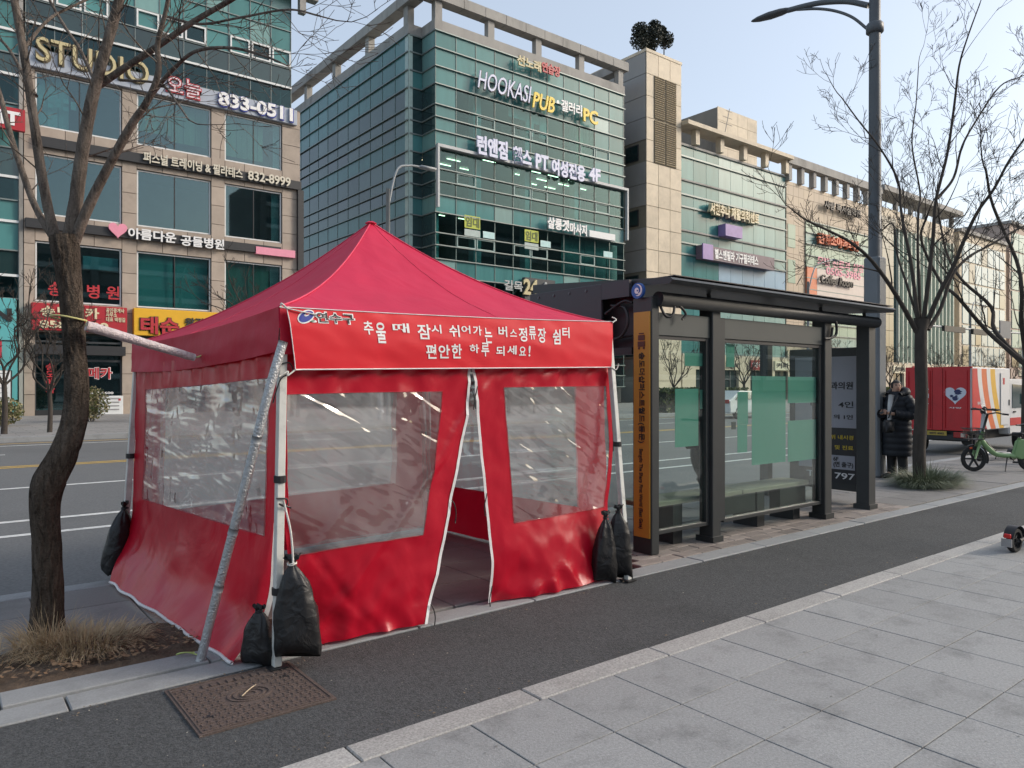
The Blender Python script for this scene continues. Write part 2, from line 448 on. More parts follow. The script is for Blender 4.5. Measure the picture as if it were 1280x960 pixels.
# road markings, each a sheet 4 mm above the asphalt
def strip(name, x0, x1, yc, w, mat=paint_w, dx=0):
    bm = bmesh.new(); z = ROADZ + .004
    bm.faces.new([bm.verts.new(p) for p in ((x0, yc - w / 2, z), (x1, yc - w / 2, z), (x1 + dx, yc + w / 2, z), (x0 + dx, yc + w / 2, z))])
    return struct(name, bm, mat)
strip('lane_marking', -60, 40, G(0, 672, ROADZ).y, .13)
strip('lane_marking', -60, 300, G(0, 654, ROADZ).y, .14)
strip('lane_marking', -60, 300, G(0, 612, ROADZ).y, .14)
ycl = G(0, 585, ROADZ).y
strip('centre_marking', -60, 300, ycl - .13, .13, paint_y)
strip('centre_marking', -60, 300, ycl + .15, .13, paint_y)
for k in range(-2, 30): strip('lane_marking', -3 + k * 9, 1.5 + k * 9, G(0, 569, ROADZ).y, .14)
strip('lane_marking', -60, 300, G(0, 560, ROADZ).y + 0.6, .14)
strip('edge_marking', -60, 300, 26.3, .13, paint_y)
# dark repair band and far kerb, far pavement
struct('far_kerb', box(-200, 500, 27.0, 27.25, -.3, .03), pale_m)
bt = bpy.data.materials.new('far_paving'); t, N, L, b = nodes_of(bt)
g = N.new('ShaderNodeNewGeometry'); br = N.new('ShaderNodeTexBrick'); br.inputs['Scale'].default_value = 1; br.inputs['Brick Width'].default_value = .9; br.inputs['Row Height'].default_value = .6
br.inputs['Color1'].default_value = (.27, .26, .25, 1); br.inputs['Color2'].default_value = (.22, .215, .21, 1); br.inputs['Mortar'].default_value = (.12, .12, .12, 1); br.inputs['Mortar Size'].default_value = .012
L.new(g.outputs['Position'], br.inputs['Vector']); L.new(br.outputs[0], b.inputs['Base Color']); b.inputs['Roughness'].default_value = .85
struct('far_pavement', box(-200, 500, 27.25, 47.5, -.3, .02), bt)

# utility cover in the cycle path
cv = thing('utility_cover', 'rusty brown iron utility cover with cast ribs beside the tent leg', 'manhole cover', (1.30, 3.85, 0))
cx0, cx1, cy0, cy1 = .97, 1.64, 3.53, 4.17
obj('cover_frame', box(cx0, cx1, cy0, cy1, -.05, .004), rust_m, cv)
bm = bmesh.new()
bx(bm, cx0 + .015, cx1 - .015, cy0 + .015, cy0 + .022, .004, .009); bx(bm, cx0 + .015, cx1 - .015, cy1 - .022, cy1 - .015, .004, .009)
bx(bm, cx0 + .015, cx0 + .022, cy0 + .022, cy1 - .022, .004, .009); bx(bm, cx1 - .022, cx1 - .015, cy0 + .022, cy1 - .022, .004, .009)
mx, my = (cx0 + cx1) / 2, (cy0 + cy1) / 2
for i in range(17):
    for j in range(20):
        x = cx0 + .04 + i * .0365; y = cy0 + .04 + j * .0287
        if (x - mx) ** 2 + (y - my) ** 2 < .125 ** 2: continue
        if abs(y - (cy1 - .08)) < .04 and abs(x - mx) < .2: continue
        if (i + j) % 2: bx(bm, x - .014, x + .014, y - .004, y + .004, .004, .0085)
        else: bx(bm, x - .005, x + .005, y - .011, y + .011, .004, .0085)
obj('cast_ribs', bm, rust_m, cv)
bm = bmesh.new()
for r0 in (.04, .075, .105):
    pr = [(r0 - .008, .004), (r0 - .008, .0095), (r0 + .006, .0095), (r0 + .006, .004)]
    rings = [[bm.verts.new((mx + r * math.cos(a * R(15)), my + r * .8 * math.sin(a * R(15)), z)) for a in range(24)] for r, z in pr]
    for q in range(3):
        for a in range(24): bm.faces.new((rings[q][a], rings[q][(a + 1) % 24], rings[q + 1][(a + 1) % 24], rings[q + 1][a]))
obj('emblem_ring', bm, rust_m, cv)
bm = bmesh.new()
for k in range(8): bx(bm, mx - .17 + k * .043, mx - .17 + k * .043 + .03, cy1 - .105, cy1 - .06, .004, .010)
obj('raised_lettering_bar', bm, rust_m, cv)
for x, y in ((cx0 + .1, my - .14), (cx1 - .1, my + .12)):
    obj('lifting_slot', box(x - .025, x + .025, y - .014, y + .014, .004, .0072), black_m, cv)
# ================================================================ buildings across the road
FYB = 46.0
def FP(px, py, Y=FYB): return OY(px, py, Y)
def panes_front(root, y, xs, zs, kind, name='window_pane', fr=.05, th=.04):
    """glass pieces of a front facing -Y; kind(i,j) -> material or None"""
    for i in range(len(xs) - 1):
        for j in range(len(zs) - 1):
            m = kind(i, j)
            if m is None: continue
            piece(name, m, root, ((xs[i] + xs[i + 1]) / 2, y, (zs[j] + zs[j + 1]) / 2), (xs[i + 1] - xs[i] - fr, th, zs[j + 1] - zs[j] - fr))
def panes_side(root, x, ys, zs, kind, name='window_pane', fr=.05, th=.04):
    for i in range(len(ys) - 1):
        for j in range(len(zs) - 1):
            m = kind(i, j)
            if m is None: continue
            piece(name, m, root, (x, (ys[i] + ys[i + 1]) / 2, (zs[j] + zs[j + 1]) / 2), (th, ys[i + 1] - ys[i] - fr, zs[j + 1] - zs[j] - fr))
def lin(a, b, n): return [a + (b - a) * k / n for k in range(n + 1)]
def panels_front(root, x0, x1, z0, z1, y, nx, nz, mat, name='stone_panel', th=.06, gap=.03):
    xs, zs = lin(x0, x1, nx), lin(z0, z1, nz)
    panes_front(root, y, xs, zs, lambda i, j: mat, name, gap, th)
def sign_board(root, name, x0, x1, z0, z1, y0, y1, mat):
    return obj(name, box(x0, x1, y0, y1, z0, z1, bev=.02), mat, root)
def ptext(s, px0, py0, px1, py1, Y, mat, root, name='lettering', **k):
    """lettering on a front, its box given by the pixels of its top-left and bottom-right corners"""
    a, b = OY(px0, py0, Y), OY(px1, py1, Y)
    return text(name, s, mat, root, ((a.x + b.x) / 2, Y, (a.z + b.z) / 2), abs(b.x - a.x), abs(a.z - b.z), **k)
def rails_front(root, xs, zs, y, mat, t=.06, d=.12, name='transom', vname='mullion'):
    for z in zs: piece(name, mat, root, ((xs[0] + xs[-1]) / 2, y, z), (xs[-1] - xs[0], d, t))
    for x in xs: piece(vname, mat, root, (x, y + .01, (zs[0] + zs[-1]) / 2), (t * .7, d * .6, zs[-1] - zs[0]))

# ---- building 1: beige stone with three bays of large windows
b1 = thing('office_building', 'beige stone office building with large dark windows and pale studio sign band', 'building', (11, 46, 0))
BX = [3.9, 4.4, 8.5, 9.26, 13.31, 14.11, 17.65, 18.84]
ROWS = [(6.03, 9.22), (10.63, 13.85), (15.25, 18.15)]
bm = bmesh.new()
for a, b in ((0, 1), (2, 3), (4, 5), (6, 7)): bx(bm, BX[a], BX[b], 46.03, 46.6, 0, 19.3)
for a, b in ((1, 2), (3, 4), (5, 6)):
    for z0, z1 in ((4.42, 6.03), (9.22, 10.63), (13.85, 15.25), (18.15, 19.3)): bx(bm, BX[a], BX[b], 46.04, 46.58, z0, z1)
bx(bm, 18.5, 18.83, 46.6, 62, 0, 19.3)
obj('wall', bm, M('stone_joint', (.16, .13, .11), .9), b1)
for a, b in ((0, 1), (2, 3), (4, 5), (6, 7)): panels_front(b1, BX[a], BX[b], 0, 19.2, 46.0, 1, 17, stone_m)
for a, b in ((1, 2), (3, 4), (5, 6)):
    for z0, z1, nz in ((9.22, 10.63, 1), (13.85, 15.25, 1), (18.15, 19.2, 1), (4.42, 6.03, 1)): panels_front(b1, BX[a], BX[b], z0, z1, 46.01, 3, nz, stone_m)
for k in range(8): piece('stone_panel', stone_m, b1, (18.86, 47.6 + k * 1.9, 9.6), (.06, 1.86, 19.2))
obj('back_wall', box(4.2, 18.4, 50.4, 62, 0, 24), room_m, b1)
bm = bmesh.new()
for z in (.0, 4.3, 9.6, 14.2, 19.0): bx(bm, 4.2, 18.45, 46.62, 50.38, z, z + .35)
obj('floor_slab', bm, floor_m, b1)
for a, b in ((1, 2), (3, 4), (5, 6)):
    for r, (z0, z1) in enumerate(ROWS):
        x0, x1 = BX[a], BX[b]; xm = (x0 + x1) / 2
        w = obj('window', box(x0 + .02, x0 + .09, 46.10, 46.2, z0 + .09, z1 - .09), wframe_m, b1)
        bm = bmesh.new()
        bx(bm, x1 - .09, x1 - .02, 46.10, 46.2, z0 + .09, z1 - .09); bx(bm, x0 + .02, x1 - .02, 46.10, 46.2, z1 - .09, z1 - .02); bx(bm, x0 + .02, x1 - .02, 46.10, 46.2, z0 + .02, z0 + .09)
        obj('frame', bm, wframe_m, w)
        obj('mullion', box(xm - .025, xm + .025, 46.11, 46.19, z0 + .09, z1 - .09), dark_m, w)
        for q0, q1 in ((x0 + .09, xm - .025), (xm + .025, x1 - .09)):
            piece('pane', win_m, w, ((q0 + q1) / 2, 46.15, (z0 + z1) / 2), (q1 - q0, .02, z1 - z0 - .18))
# blinds and curtains hung inside
def blinds(root, x0, x1, z0, z1, y, mat, n, name='blind'):
    for k in range(n):
        w = (x1 - x0) / n
        piece(name, mat, root, (x0 + w * (k + .5), y + .03 * (k % 2), (z0 + z1) / 2), (w * .96, .02, z1 - z0))
blinds(b1, 11.2, 13.2, 15.9, 18.1, 46.5, blind_m, 6); blinds(b1, 9.4, 11.2, 16.2, 18.1, 46.5, blind_m, 5)
blinds(b1, 14.3, 16.6, 15.7, 18.1, 46.5, blind_m, 7); blinds(b1, 17.2, 17.6, 15.3, 18.1, 46.42, curt_m, 1, 'curtain'); blinds(b1, 17.1, 17.6, 10.7, 13.8, 46.42, curt_m, 1, 'curtain'); blinds(b1, 17.0, 17.6, 6.1, 9.2, 46.42, curt_m, 1, 'curtain')
blinds(b1, 4.5, 6.0, 15.3, 18.1, 46.5, curt_m, 3, 'curtain')
blinds(b1, 9.35, 13.25, 6.1, 9.15, 46.45, M('teal_film', (.28, .60, .56), .4, .1, .6), 2, 'film_panel'); blinds(b1, 14.2, 17.0, 6.1, 9.15, 46.45, M('green_film', (.18, .34, .26), .4, .1, .6), 2, 'film_panel')
blinds(b1, 6.6, 8.4, 8.0, 8.7, 46.3, M('pale_blue_print', (.25, .45, .50), .6), 1, 'window_notice')
for k in range(10): piece('window_sticker', M('mint_sticker', (.42, .62, .56), .6), b1, (4.75 + (k % 5) * .36, 46.25, 16.9 - (k // 5) * .33 + .07 * math.sin(k * 3)), (.26, .012, .22))
text('lettering', '병 원', txr, b1, (7.6, 46.08, 6.75), 1.6, .75); text('lettering', '송', txr, b1, (5.3, 46.08, 6.75), .62, .75)
# glazed storeys above
ux = lin(4.0, 18.3, 11); uz = [19.35, 20.6, 21.9, 23.0, 24.3, 25.5, 26.8, 28.1]
def k1(i, j):
    if j in (0,): return vis_m
    if j == 1: return dkglass_m
    if j == 2: return span_m if (i * 7) % 3 else vis_m
    return (span_m if (i + j * 2) % 5 else span2_m)
panes_front(b1, 46.2, ux, uz, k1)
rails_front(b1, ux, uz, 46.16, mull_m, .05)
for i in range(11):
    if i % 4 == 3: continue
    x0, x1 = ux[i] + .06, ux[i + 1] - .06
    s = obj('opening_sash', box(x0, x0 + .09, 46.05, 46.15, 21.95, 22.95), wframe_m, b1)
    bm = bmesh.new(); bx(bm, x1 - .09, x1, 46.05, 46.15, 21.95, 22.95); bx(bm, x0 + .09, x1 - .09, 46.05, 46.15, 22.86, 22.95); bx(bm, x0 + .09, x1 - .09, 46.05, 46.15, 21.95, 22.04); obj('frame', bm, wframe_m, s)
piece('transom', wframe_m, b1, (11.15, 46.1, 20.65), (14.3, .14, .12))
obj('upper_wall', box(4.0, 18.3, 50.0, 60, 19.4, 28), room_m, b1)
panes_side(b1, 18.32, lin(46.25, 60, 8), uz, lambda i, j: span_m)
obj('roof_slab', box(3.0, 19.6, 45.0, 62, 28.15, 28.5), conc_m, b1)
obj('roof_post', box(18.6, 19.0, 45.4, 45.8, 25.4, 28.15), conc_m, b1); obj('roof_beam', box(17.0, 19.8, 45.3, 45.9, 26.4, 27.0), conc_m, b1)
# sign bands and lettering
def band(root, x0, x1, zc, h, mat, Y=46, d=.22, name='sign_band'):
    return obj(name, box(x0, x1, Y - d - .035, Y - .035, zc - h / 2, zc + h / 2, bev=.015), mat, root)
band(b1, 4.1, 18.55, 18.73, .95, bandg_m)
text('lettering', 'STUDIO', M('letter_shadow', (.12, .10, .06), .6), b1, (7.1, 45.71, 19.18), 5.45, 1.32, depth=.08, fat=.05); text('lettering', 'STUDIO', txgold, b1, (7.1, 45.62, 19.2), 5.4, 1.25, depth=.1, fat=.0)
def ztext(s, px0, px1, zc, h, Y, mat, root, **k):
    a, b = OY(px0, 200, Y).x, OY(px1, 200, Y).x
    return text('lettering', s, mat, root, ((a + b) / 2, Y, zc), b - a, h, **k)
ztext('오늘', 207, 252, 18.95, 1.15, 45.70, txr, b1, depth=.06, fat=.05); ztext('오늘', 208, 251, 18.95, 1.0, 45.66, M('pale_pink_letter', (.72, .58, .62), .5), b1, depth=.06, fat=.0)
ztext('833-0511', 272, 367, 18.78, .95, 45.68, txblue, b1, depth=.06, fat=.05); ztext('833-0511', 273, 366, 18.8, .84, 45.64, txw, b1, depth=.06, fat=.035)
band(b1, 4.4, 18.83, 14.42, .55, bandk_m); obj('sign_band', box(18.6, 18.98, 45.72, 45.96, 9.0, 14.14), bandk_m, b1)
ztext('퍼스널 트레이닝 & 필라테스', 179, 303, 14.5, .62, 45.66, M('cream_letter', (.62, .58, .48), .5), b1, depth=.1, fat=.02)
ztext('832-8999', 310, 363, 14.5, .58, 45.66, MATS['cream_letter'], b1, depth=.1, fat=.02)
band(b1, 3.95, 17.5, 10.08, .5, bandk_m)
ztext('아름다운', 160, 220, 10.12, .62, 45.66, txw, b1, depth=.1, fat=.025); ztext('공들병원', 226, 280, 10.05, .62, 45.66, txw, b1, depth=.1, fat=.025)
obj('sign_band', box(15.9, 18.4, 45.7, 45.95, 9.75, 10.2), pink_m, b1)
bm = bmesh.new()
hp = [(16 * math.sin(t) ** 3 / 17, (13 * math.cos(t) - 5 * math.cos(2 * t) - 2 * math.cos(3 * t) - math.cos(4 * t)) / 17) for t in [k * math.pi / 14 for k in range(28)]]
hc = OY(147, 295, 45.7)
prism(bm, hp, 0, .12, lambda u, v, h: Vector((hc.x + u * .5, 45.7 - h, 10.22 + v * .5)))
bmesh.ops.recalc_face_normals(bm, faces=bm.faces)
obj('heart_emblem', bm, pink_m, b1)
# ground floor shop under the red sign
sb = sign_board(b1, 'sign_board', 4.2, 8.68, 4.5, 5.92, 45.55, 45.93, redsign_m)
text('lettering', '송도메카', M('ivory_letter', (.70, .62, .42), .5), sb, (5.95, 45.53, 5.5), 2.7, .58, fat=.03, depth=.05)
text('lettering', '858-5600', MATS['ivory_letter'], sb, (6.15, 45.53, 4.82), 3.2, .42, fat=.035, depth=.05)
text('lettering', '공인중개사\n사무소\n대표 박정길', MATS['ivory_letter'], sb, (8.1, 45.53, 5.48), .95, .75, depth=.04)
ys = sign_board(b1, 'sign_board', 9.02, 14.0, 4.42, 5.95, 45.55, 45.93, yellow_m)
text('lettering', '태순', bandk_m, ys, (10.35, 45.53, 5.0), 2.1, 1.05, fat=.06, depth=.04); text('lettering', '태순', txr, ys, (10.35, 45.50, 5.0), 2.0, .98, fat=.03, depth=.06)
text('lettering', '왕갈비', bandk_m, ys, (12.5, 45.5, 5.3), 1.6, .5, depth=.05, fat=.03)
for x0, x1, sh in ((4.4, 8.5, True), (9.26, 13.3, False), (14.1, 17.65, False)):
    fr = obj('shop_front', box(x0, x1, 46.15, 46.3, 0.02, .3), dark_m, b1)
    bm = bmesh.new()
    bx(bm, x0, x1, 46.14, 46.26, 2.9, 3.02); bx(bm, x0, x1, 46.14, 46.26, 3.9, 4.0)
    for x in (x0 + .03, x0 + (x1 - x0) * .42, x1 - .03): bx(bm, x - .03, x + .03, 46.16, 46.24, .3, 4.4)
    obj('frame', bm, steel_m, fr)
    piece('pane', win_m, fr, ((x0 + x1) / 2, 46.2, 2.3), (x1 - x0, .02, 4.0))
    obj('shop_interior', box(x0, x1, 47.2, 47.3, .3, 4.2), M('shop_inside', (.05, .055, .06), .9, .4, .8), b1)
bm = bmesh.new(); bx(bm, 4.35, 8.6, 45.5, 46.0, 3.25, 3.75)
obj('rolled_awning', bm, bandk_m, b1)
text('lettering', '메카', txr, b1, (7.45, 46.12, 2.28), 1.15, .62, fat=.03); text('lettering', '메카', txw, b1, (7.45, 46.13, 2.28), 1.22, .68, fat=.05)
text('lettering', '송\n도\n메\n카', txr, b1, (5.1, 46.12, 2.0), .42, 1.6, fat=.03)
text('lettering', '카 858-5600', txw, b1, (7.35, 46.12, 1.2), 1.5, .17, fat=.02)

# ---- neighbour at the left edge
b0 = thing('glass_building', 'green glass building with white window bands at the left photo edge', 'building', (0, 46, 0))
ux0 = lin(-10, 3.7, 7); uz0 = [6.1, 7.3, 8.6, 10.1, 11.2, 12.4, 13.9, 15.0, 16.2, 17.7, 18.8, 20.0, 21.5, 22.6, 23.8, 25.2, 26.4]
panes_front(b0, 46.2, ux0, uz0, lambda i, j: (vis_m, dkglass_m, span_m, span2_m)[j % 4] if j % 4 != 3 else span_m)
for j, z in enumerate(uz0): piece('transom', wframe_m if j % 2 else mull_m, b0, (-3.15, 46.14, z), (13.7, .14, .13 if j % 2 else .07))
for x in ux0: piece('mullion', mull_m, b0, (x, 46.16, 16.2), (.06, .1, 20.2))
obj('wall', box(-10, 3.65, 49, 60, 0, 26.4), room_m, b0); obj('corner_pier', box(3.7, 3.88, 46.0, 60, 0, 26.4), conc_m, b0)
obj('ground_wall', box(-10, 3.68, 46.4, 48.9, 0, 6.05), M('dark_shop_wall', (.10, .10, .10), .8), b0)
sg = sign_board(b0, 'sign_board', -3.5, 3.55, 3.9, 6.05, 45.5, 46.1, teal_m)
text('lettering', 'SUN', txk, sg, (2.3, 45.46, 5.2), 2.1, .68, fat=.05, depth=.05); text('lettering', 'FOOD', txk, sg, (2.4, 45.46, 4.55), 1.0, .24, depth=.03)
obj('shop_jamb', box(2.9, 3.6, 45.6, 46.2, 0, 3.88), teal_m, b0)
obj('awning', box(.2, 2.9, 45.0, 46.2, 3.0, 3.85), M('red_awning', (.42, .03, .05), .6), b0)
obj('awning_valance', box(.2, 2.85, 44.97, 45.05, 2.4, 3.0), wframe_m, b0)
obj('red_side_sign', box(1.6, 3.9, 45.2, 45.5, 14.6, 15.7), redsign_m, b0); text('lettering', 'HT', txw, b0, (3.0, 45.17, 15.15), 1.4, .7, fat=.04)
mb = thing('menu_board', 'white printed menu board with food pictures outside the turquoise shop', 'menu board', (2.75, 44.6, 0))
obj('frame', box(2.2, 3.3, 44.6, 44.7, .02, 2.6), dark_m, mb); obj('sheet', box(2.27, 3.23, 44.575, 44.6, .5, 2.35), wframe_m, mb); obj('heading_strip', box(2.2, 3.3, 44.57, 44.6, 2.37, 2.6), teal_m, mb)
for k in range(7): piece('food_picture', M('food_print', (.22, .10, .06), .6, .5, 8), mb, (2.45, 44.57, 2.2 - k * .24), (.2, .012, .13)); piece('price_line', MATS['dark_shop_wall'], mb, (2.95, 44.57, 2.2 - k * .24), (.35, .008, .025))

# ---- building 2: teal curtain wall with roof pergola
b2 = thing('glass_office_building', 'teal glass curtain wall building with concrete roof frame and many signs', 'building', (39, 46, 0))
HX0, HX1 = 29.11, 48.95
ROW = []
for base in (1.5, 6.2, 10.9, 15.6, 20.3): ROW += [base, base + 1.0, base + 1.9, base + 3.4]
ROW += [25.0, 26.35, 27.6]
hx = lin(HX0, HX1, 11)
def k2(i, j):
    if j >= 20: return span_m
    if j % 4 == 3: return span_m if (i + j) % 7 else span2_m
    if j // 4 == 4 and (i < 1 or i > 8): return span_m
    return vis_m
panes_front(b2, 46.0, hx, ROW, k2)
for z in ROW: piece('transom', mull_m, b2, ((HX0 + HX1) / 2, 45.93, z), (HX1 - HX0 + .2, .2, .075))
for x in hx: piece('mullion', M('slim_mullion', (.10, .16, .15), .4), b2, (x, 45.98, 14.5), (.06, .08, 26.2))
for j in range(5):
    z0 = ROW[j * 4 + 1] + .06; z1 = ROW[j * 4 + 2] - .06
    for i in (1, 2, 4, 5, 8, 9):
        if (i + j) % 6 == 5: continue
        x0, x1 = hx[i] + .07, hx[i + 1] - .07
        s = obj('opening_sash', box(x0, x0 + .06, 45.9, 45.97, z0, z1), M('sash_frame', (.30, .42, .40), .5), b2)
        bm = bmesh.new(); bx(bm, x1 - .06, x1, 45.9, 45.97, z0, z1); bx(bm, x0 + .06, x1 - .06, 45.9, 45.97, z1 - .06, z1); bx(bm, x0 + .06, x1 - .06, 45.9, 45.97, z0, z0 + .06)
        obj('frame', bm, MATS['sash_frame'], s)
# inside: slabs, back wall, columns, ceiling tubes
bm = bmesh.new()
for z in (5.6, 10.2, 14.95, 19.65, 24.35): bx(bm, HX0 + .1, HX1 - .1, 46.15, 51.9, z, z + .4)
obj('floor_slab', bm, floor_m, b2)
obj('back_wall', box(HX0 + .1, HX1 - .1, 52, 52.3, 0, 27.5), room_m, b2)
for x in (33.4, 38.5, 44.0): obj('column', box(x - .35, x + .35, 46.7, 47.4, 0, 24.3), M('pale_column', (.55, .62, .58), .8), b2)
rl = random.Random(8)
for k in range(8):
    for r in range(3):
        if rl.random() < .3: continue
        piece('ceiling_light', lampon_m, b2, (30.6 + k * 2.3 + rl.uniform(-.2, .2), 47.6 + r * 1.5, 19.52), (1.25, .07, .05))
for x, z in ((31.0, 14.8), (33.4, 14.8), (40.2, 10.1)): piece('ceiling_light', lampon_m, b2, (x, 48.5, z), (1.1, .06, .05))
blinds(b2, 36.2, 40.0, 23.0, 24.3, 46.4, curt_m, 4, 'curtain')
for xa in (38.0, 39.4): blinds(b2, xa, xa + .8, 21.9, 23.6, 46.35, curt_m, 2, 'curtain')
blinds(b2, 43.7, 47.2, 20.4, 24.2, 46.5, blind_m, 9)
blinds(b2, 29.3, 29.6, 6.3, 27, 46.3, curt_m, 1, 'curtain')
blinds(b2, 42, 48.8, 11, 14.2, 46.6, M('grey_film', (.22, .27, .24), .6), 5, 'film_panel')
# left side (facing -X) with the set-back corner
LX = 27.95; NY = 47.8
zz = ROW
panes_side(b2, HX0, lin(46.0, NY, 1), zz, lambda i, j: span2_m if j % 4 == 3 or j >= 20 else dkglass_m)
panes_front(b2, NY, [LX, HX0], zz, lambda i, j: dkglass_m if j % 4 != 3 else span_m)
ly = lin(NY, 74, 13)
rk2 = random.Random(4)
slate = M('slate_glass', (.075, .125, .125), .06, .15, .3, rnd=.25, spec=.45)
panes_side(b2, LX, ly, zz, lambda i, j: span_m if (j % 4 == 3 or j >= 20) else (slate if rk2.random() < .8 else dkglass_m))
for z in zz:
    piece('transom', mull_m, b2, (LX - .05, (NY + 74) / 2, z), (.2, 74 - NY, .075))
    piece('transom', mull_m, b2, (HX0 - .05, (46 + NY) / 2, z), (.14, NY - 46 - .1, .09)); piece('transom', mull_m, b2, ((LX + HX0) / 2, NY - .05, z), (HX0 - LX - .1, .12, .09))
for y in ly: piece('mullion', MATS['slim_mullion'], b2, (LX - .01, y, 14.5), (.07, .06, 26))
obj('inner_core', box(LX + .1, HX1 - .2, 52.5, 74, 0, 27.5), room_m, b2)
obj('corner_strip', box(LX - .04, LX + .3, NY - .04, NY + .5, 0, 27.6), M('pale_corner', (.40, .52, .48), .4), b2)
# parapet and roof frame
bm = bmesh.new()
bx(bm, HX0 - .1, HX1 + .1, 45.9, 46.4, 27.62, 28.4); bx(bm, LX - .1, LX + .4, NY - .1, 74, 27.63, 28.41); bx(bm, LX + .4, HX0 + .4, NY - .1, NY + .3, 27.63, 28.39); bx(bm, HX0 - .1, HX0 + .4, 46.4, NY - .1, 27.62, 28.4)
bx(bm, LX + .4, HX1, 48.2, 73.9, 27.4, 27.9)
obj('parapet', bm, conc_m, b2)
for x in lin(HX0 + .3, HX1 - .3, 4): obj('roof_post', box(x - .3, x + .3, 46.0, 46.5, 28.4, 29.85), conc_m, b2)
for y in lin(NY + .4, 73, 4): obj('roof_post', box(LX - .05, LX + .5, y - .3, y + .3, 28.41, 29.85), conc_m, b2)
obj('roof_post', box(HX1 - .8, HX1 - .3, 56, 56.6, 27.9, 29.85), conc_m, b2)
for i, (a, b) in enumerate(zip(lin(LX - .4, HX1 + .5, 11)[:-1], lin(LX - .4, HX1 + .5, 11)[1:])): piece('roof_beam', conc_m, b2, ((a + b) / 2, 46.25, 30.2), (b - a - .04, .95, .75))
for a, b in zip(lin(46.8, 74, 12)[:-1], lin(46.8, 74, 12)[1:]): piece('roof_beam', conc_m, b2, (LX + .15, (a + b) / 2, 30.2), (.95, b - a - .04, .75))
for a, b in zip(lin(46.8, 66, 8)[:-1], lin(46.8, 66, 8)[1:]): piece('roof_beam', conc_m, b2, (HX1, (a + b) / 2, 30.2), (.95, b - a - .04, .75))
obj('roof_house', box(33, 40, 52, 60, 27.9, 31.2), M('yellow_render', (.52, .36, .16), .8, .1, .5), b2)
# white frame round the fourth floor
obj('white_frame', box(HX0 - .05, HX1 + .25, 45.55, 45.85, 19.0, 19.22), M('frame_grey', (.42, .44, .45), .5), b2)
obj('white_frame', box(HX0 - .05, HX0 + .12, 45.56, 45.84, 14.6, 19.0), MATS['frame_grey'], b2); obj('white_frame', box(HX1 + .08, HX1 + .25, 45.56, 45.84, 14.6, 19.0), MATS['frame_grey'], b2)
# signs
def slope_text(s, px0, py0, px1, h, Y, mat, root, zoff=0, **k):
    """one level line of lettering: left end's centre at (px0, py0), right end at px1"""
    a = OY(px0, py0, Y); b = OY(px1, py0, Y)
    return text('lettering', s, mat, root, ((a.x + b.x) / 2, Y, a.z + zoff), b.x - a.x, h, **k)
slope_text('HOOKASI', 597, 98, 664, 1.45, 45.5, txk, b2, zoff=-.03, shear=.25, fat=.02, depth=.1); slope_text('HOOKASI', 597, 98, 664, 1.35, 45.42, txlav, b2, shear=.25, fat=.0, depth=.1)
slope_text('PUB', 665, 124, 693, 1.3, 45.42, txy, b2, shear=.25, fat=.02, depth=.12); slope_text('•', 696, 127, 699, .3, 45.42, txw, b2)
slope_text('갤러리', 701, 131, 727, .95, 45.42, txw, b2, fat=.02, depth=.1); slope_text('PC', 729, 143, 747, 1.15, 45.42, txy, b2, fat=.03, depth=.12)
slope_text('선노래', 646, 74, 676, .85, 45.4, txgold, b2, depth=.12, fat=.03); slope_text('연습장', 677, 83, 700, .85, 45.4, txr, b2, depth=.12, fat=.03)
slope_text('런앤짐', 596, 180, 634, 1.45, 45.4, txlav, b2, fat=.045, depth=.14); slope_text('헬스', 641, 193, 664, 1.35, 45.4, txlav, b2, fat=.045, depth=.14)
slope_text('PT', 669, 201, 685, 1.2, 45.4, txlav, b2, fat=.04, depth=.14); slope_text('여성전용', 689, 208, 731, 1.35, 45.4, txlav, b2, fat=.045, depth=.14); slope_text('4F', 736, 217, 750, 1.15, 45.4, txlav, b2, fat=.04, depth=.14)
slope_text('살롱겟', 684, 278, 711, .95, 45.4, txw, b2, fat=.03, depth=.14); slope_text('마사지', 712, 285, 733, .95, 45.4, txw, b2, fat=.03, depth=.14)
obj('sign_box', box(OY(735, 290, 45.6).x, OY(767, 290, 45.6).x, 45.4, 45.75, OY(735, 288, 45.6).z - .55, OY(735, 288, 45.6).z), wframe_m, b2)
for px, py in ((590, 283), (664, 300)):
    c = OY(px, py, 45.9)
    piece('lease_notice', M('lease_yellow', (.42, .48, .06), .6), b2, (c.x, 45.85, c.z + .3), (1.45, .02, .95)); piece('lease_notice', M('lease_grey', (.38, .46, .44), .6), b2, (c.x, 45.85, c.z - .52), (1.45, .02, .5))
    text('lettering', '임대', M('olive_letter', (.10, .13, .03), .6), b2, (c.x, 45.83, c.z + .3), 1.25, .75, fat=.03)
for px, py in ((611, 294), (682, 305), (760, 318)): piece('window_notice', M('pale_teal_notice', (.45, .66, .66), .6), b2, OY(px, py, 45.85), (1.1, .02, .5))
bd = OY(690, 340, 45.7)
obj('dark_sign_panel', box(OY(654, 330, 45.7).x, OY(692, 330, 45.7).x, 45.5, 45.85, 6.3, 10.2), M('grey_louvre', (.06, .065, .07), .7), b2)
slope_text('길목', 630, 356, 653, .8, 45.4, M('grey_letter', (.38, .40, .40), .5), b2, depth=.1); slope_text('24', 654, 358, 672, 1.25, 45.4, txgold, b2, fat=.03, depth=.14); slope_text('수', 676, 358, 688, .75, 45.4, MATS['grey_letter'], b2, depth=.1)
obj('ground_floor', box(HX0, HX1, 46.3, 46.6, 0, 1.4), dark_m, b2)

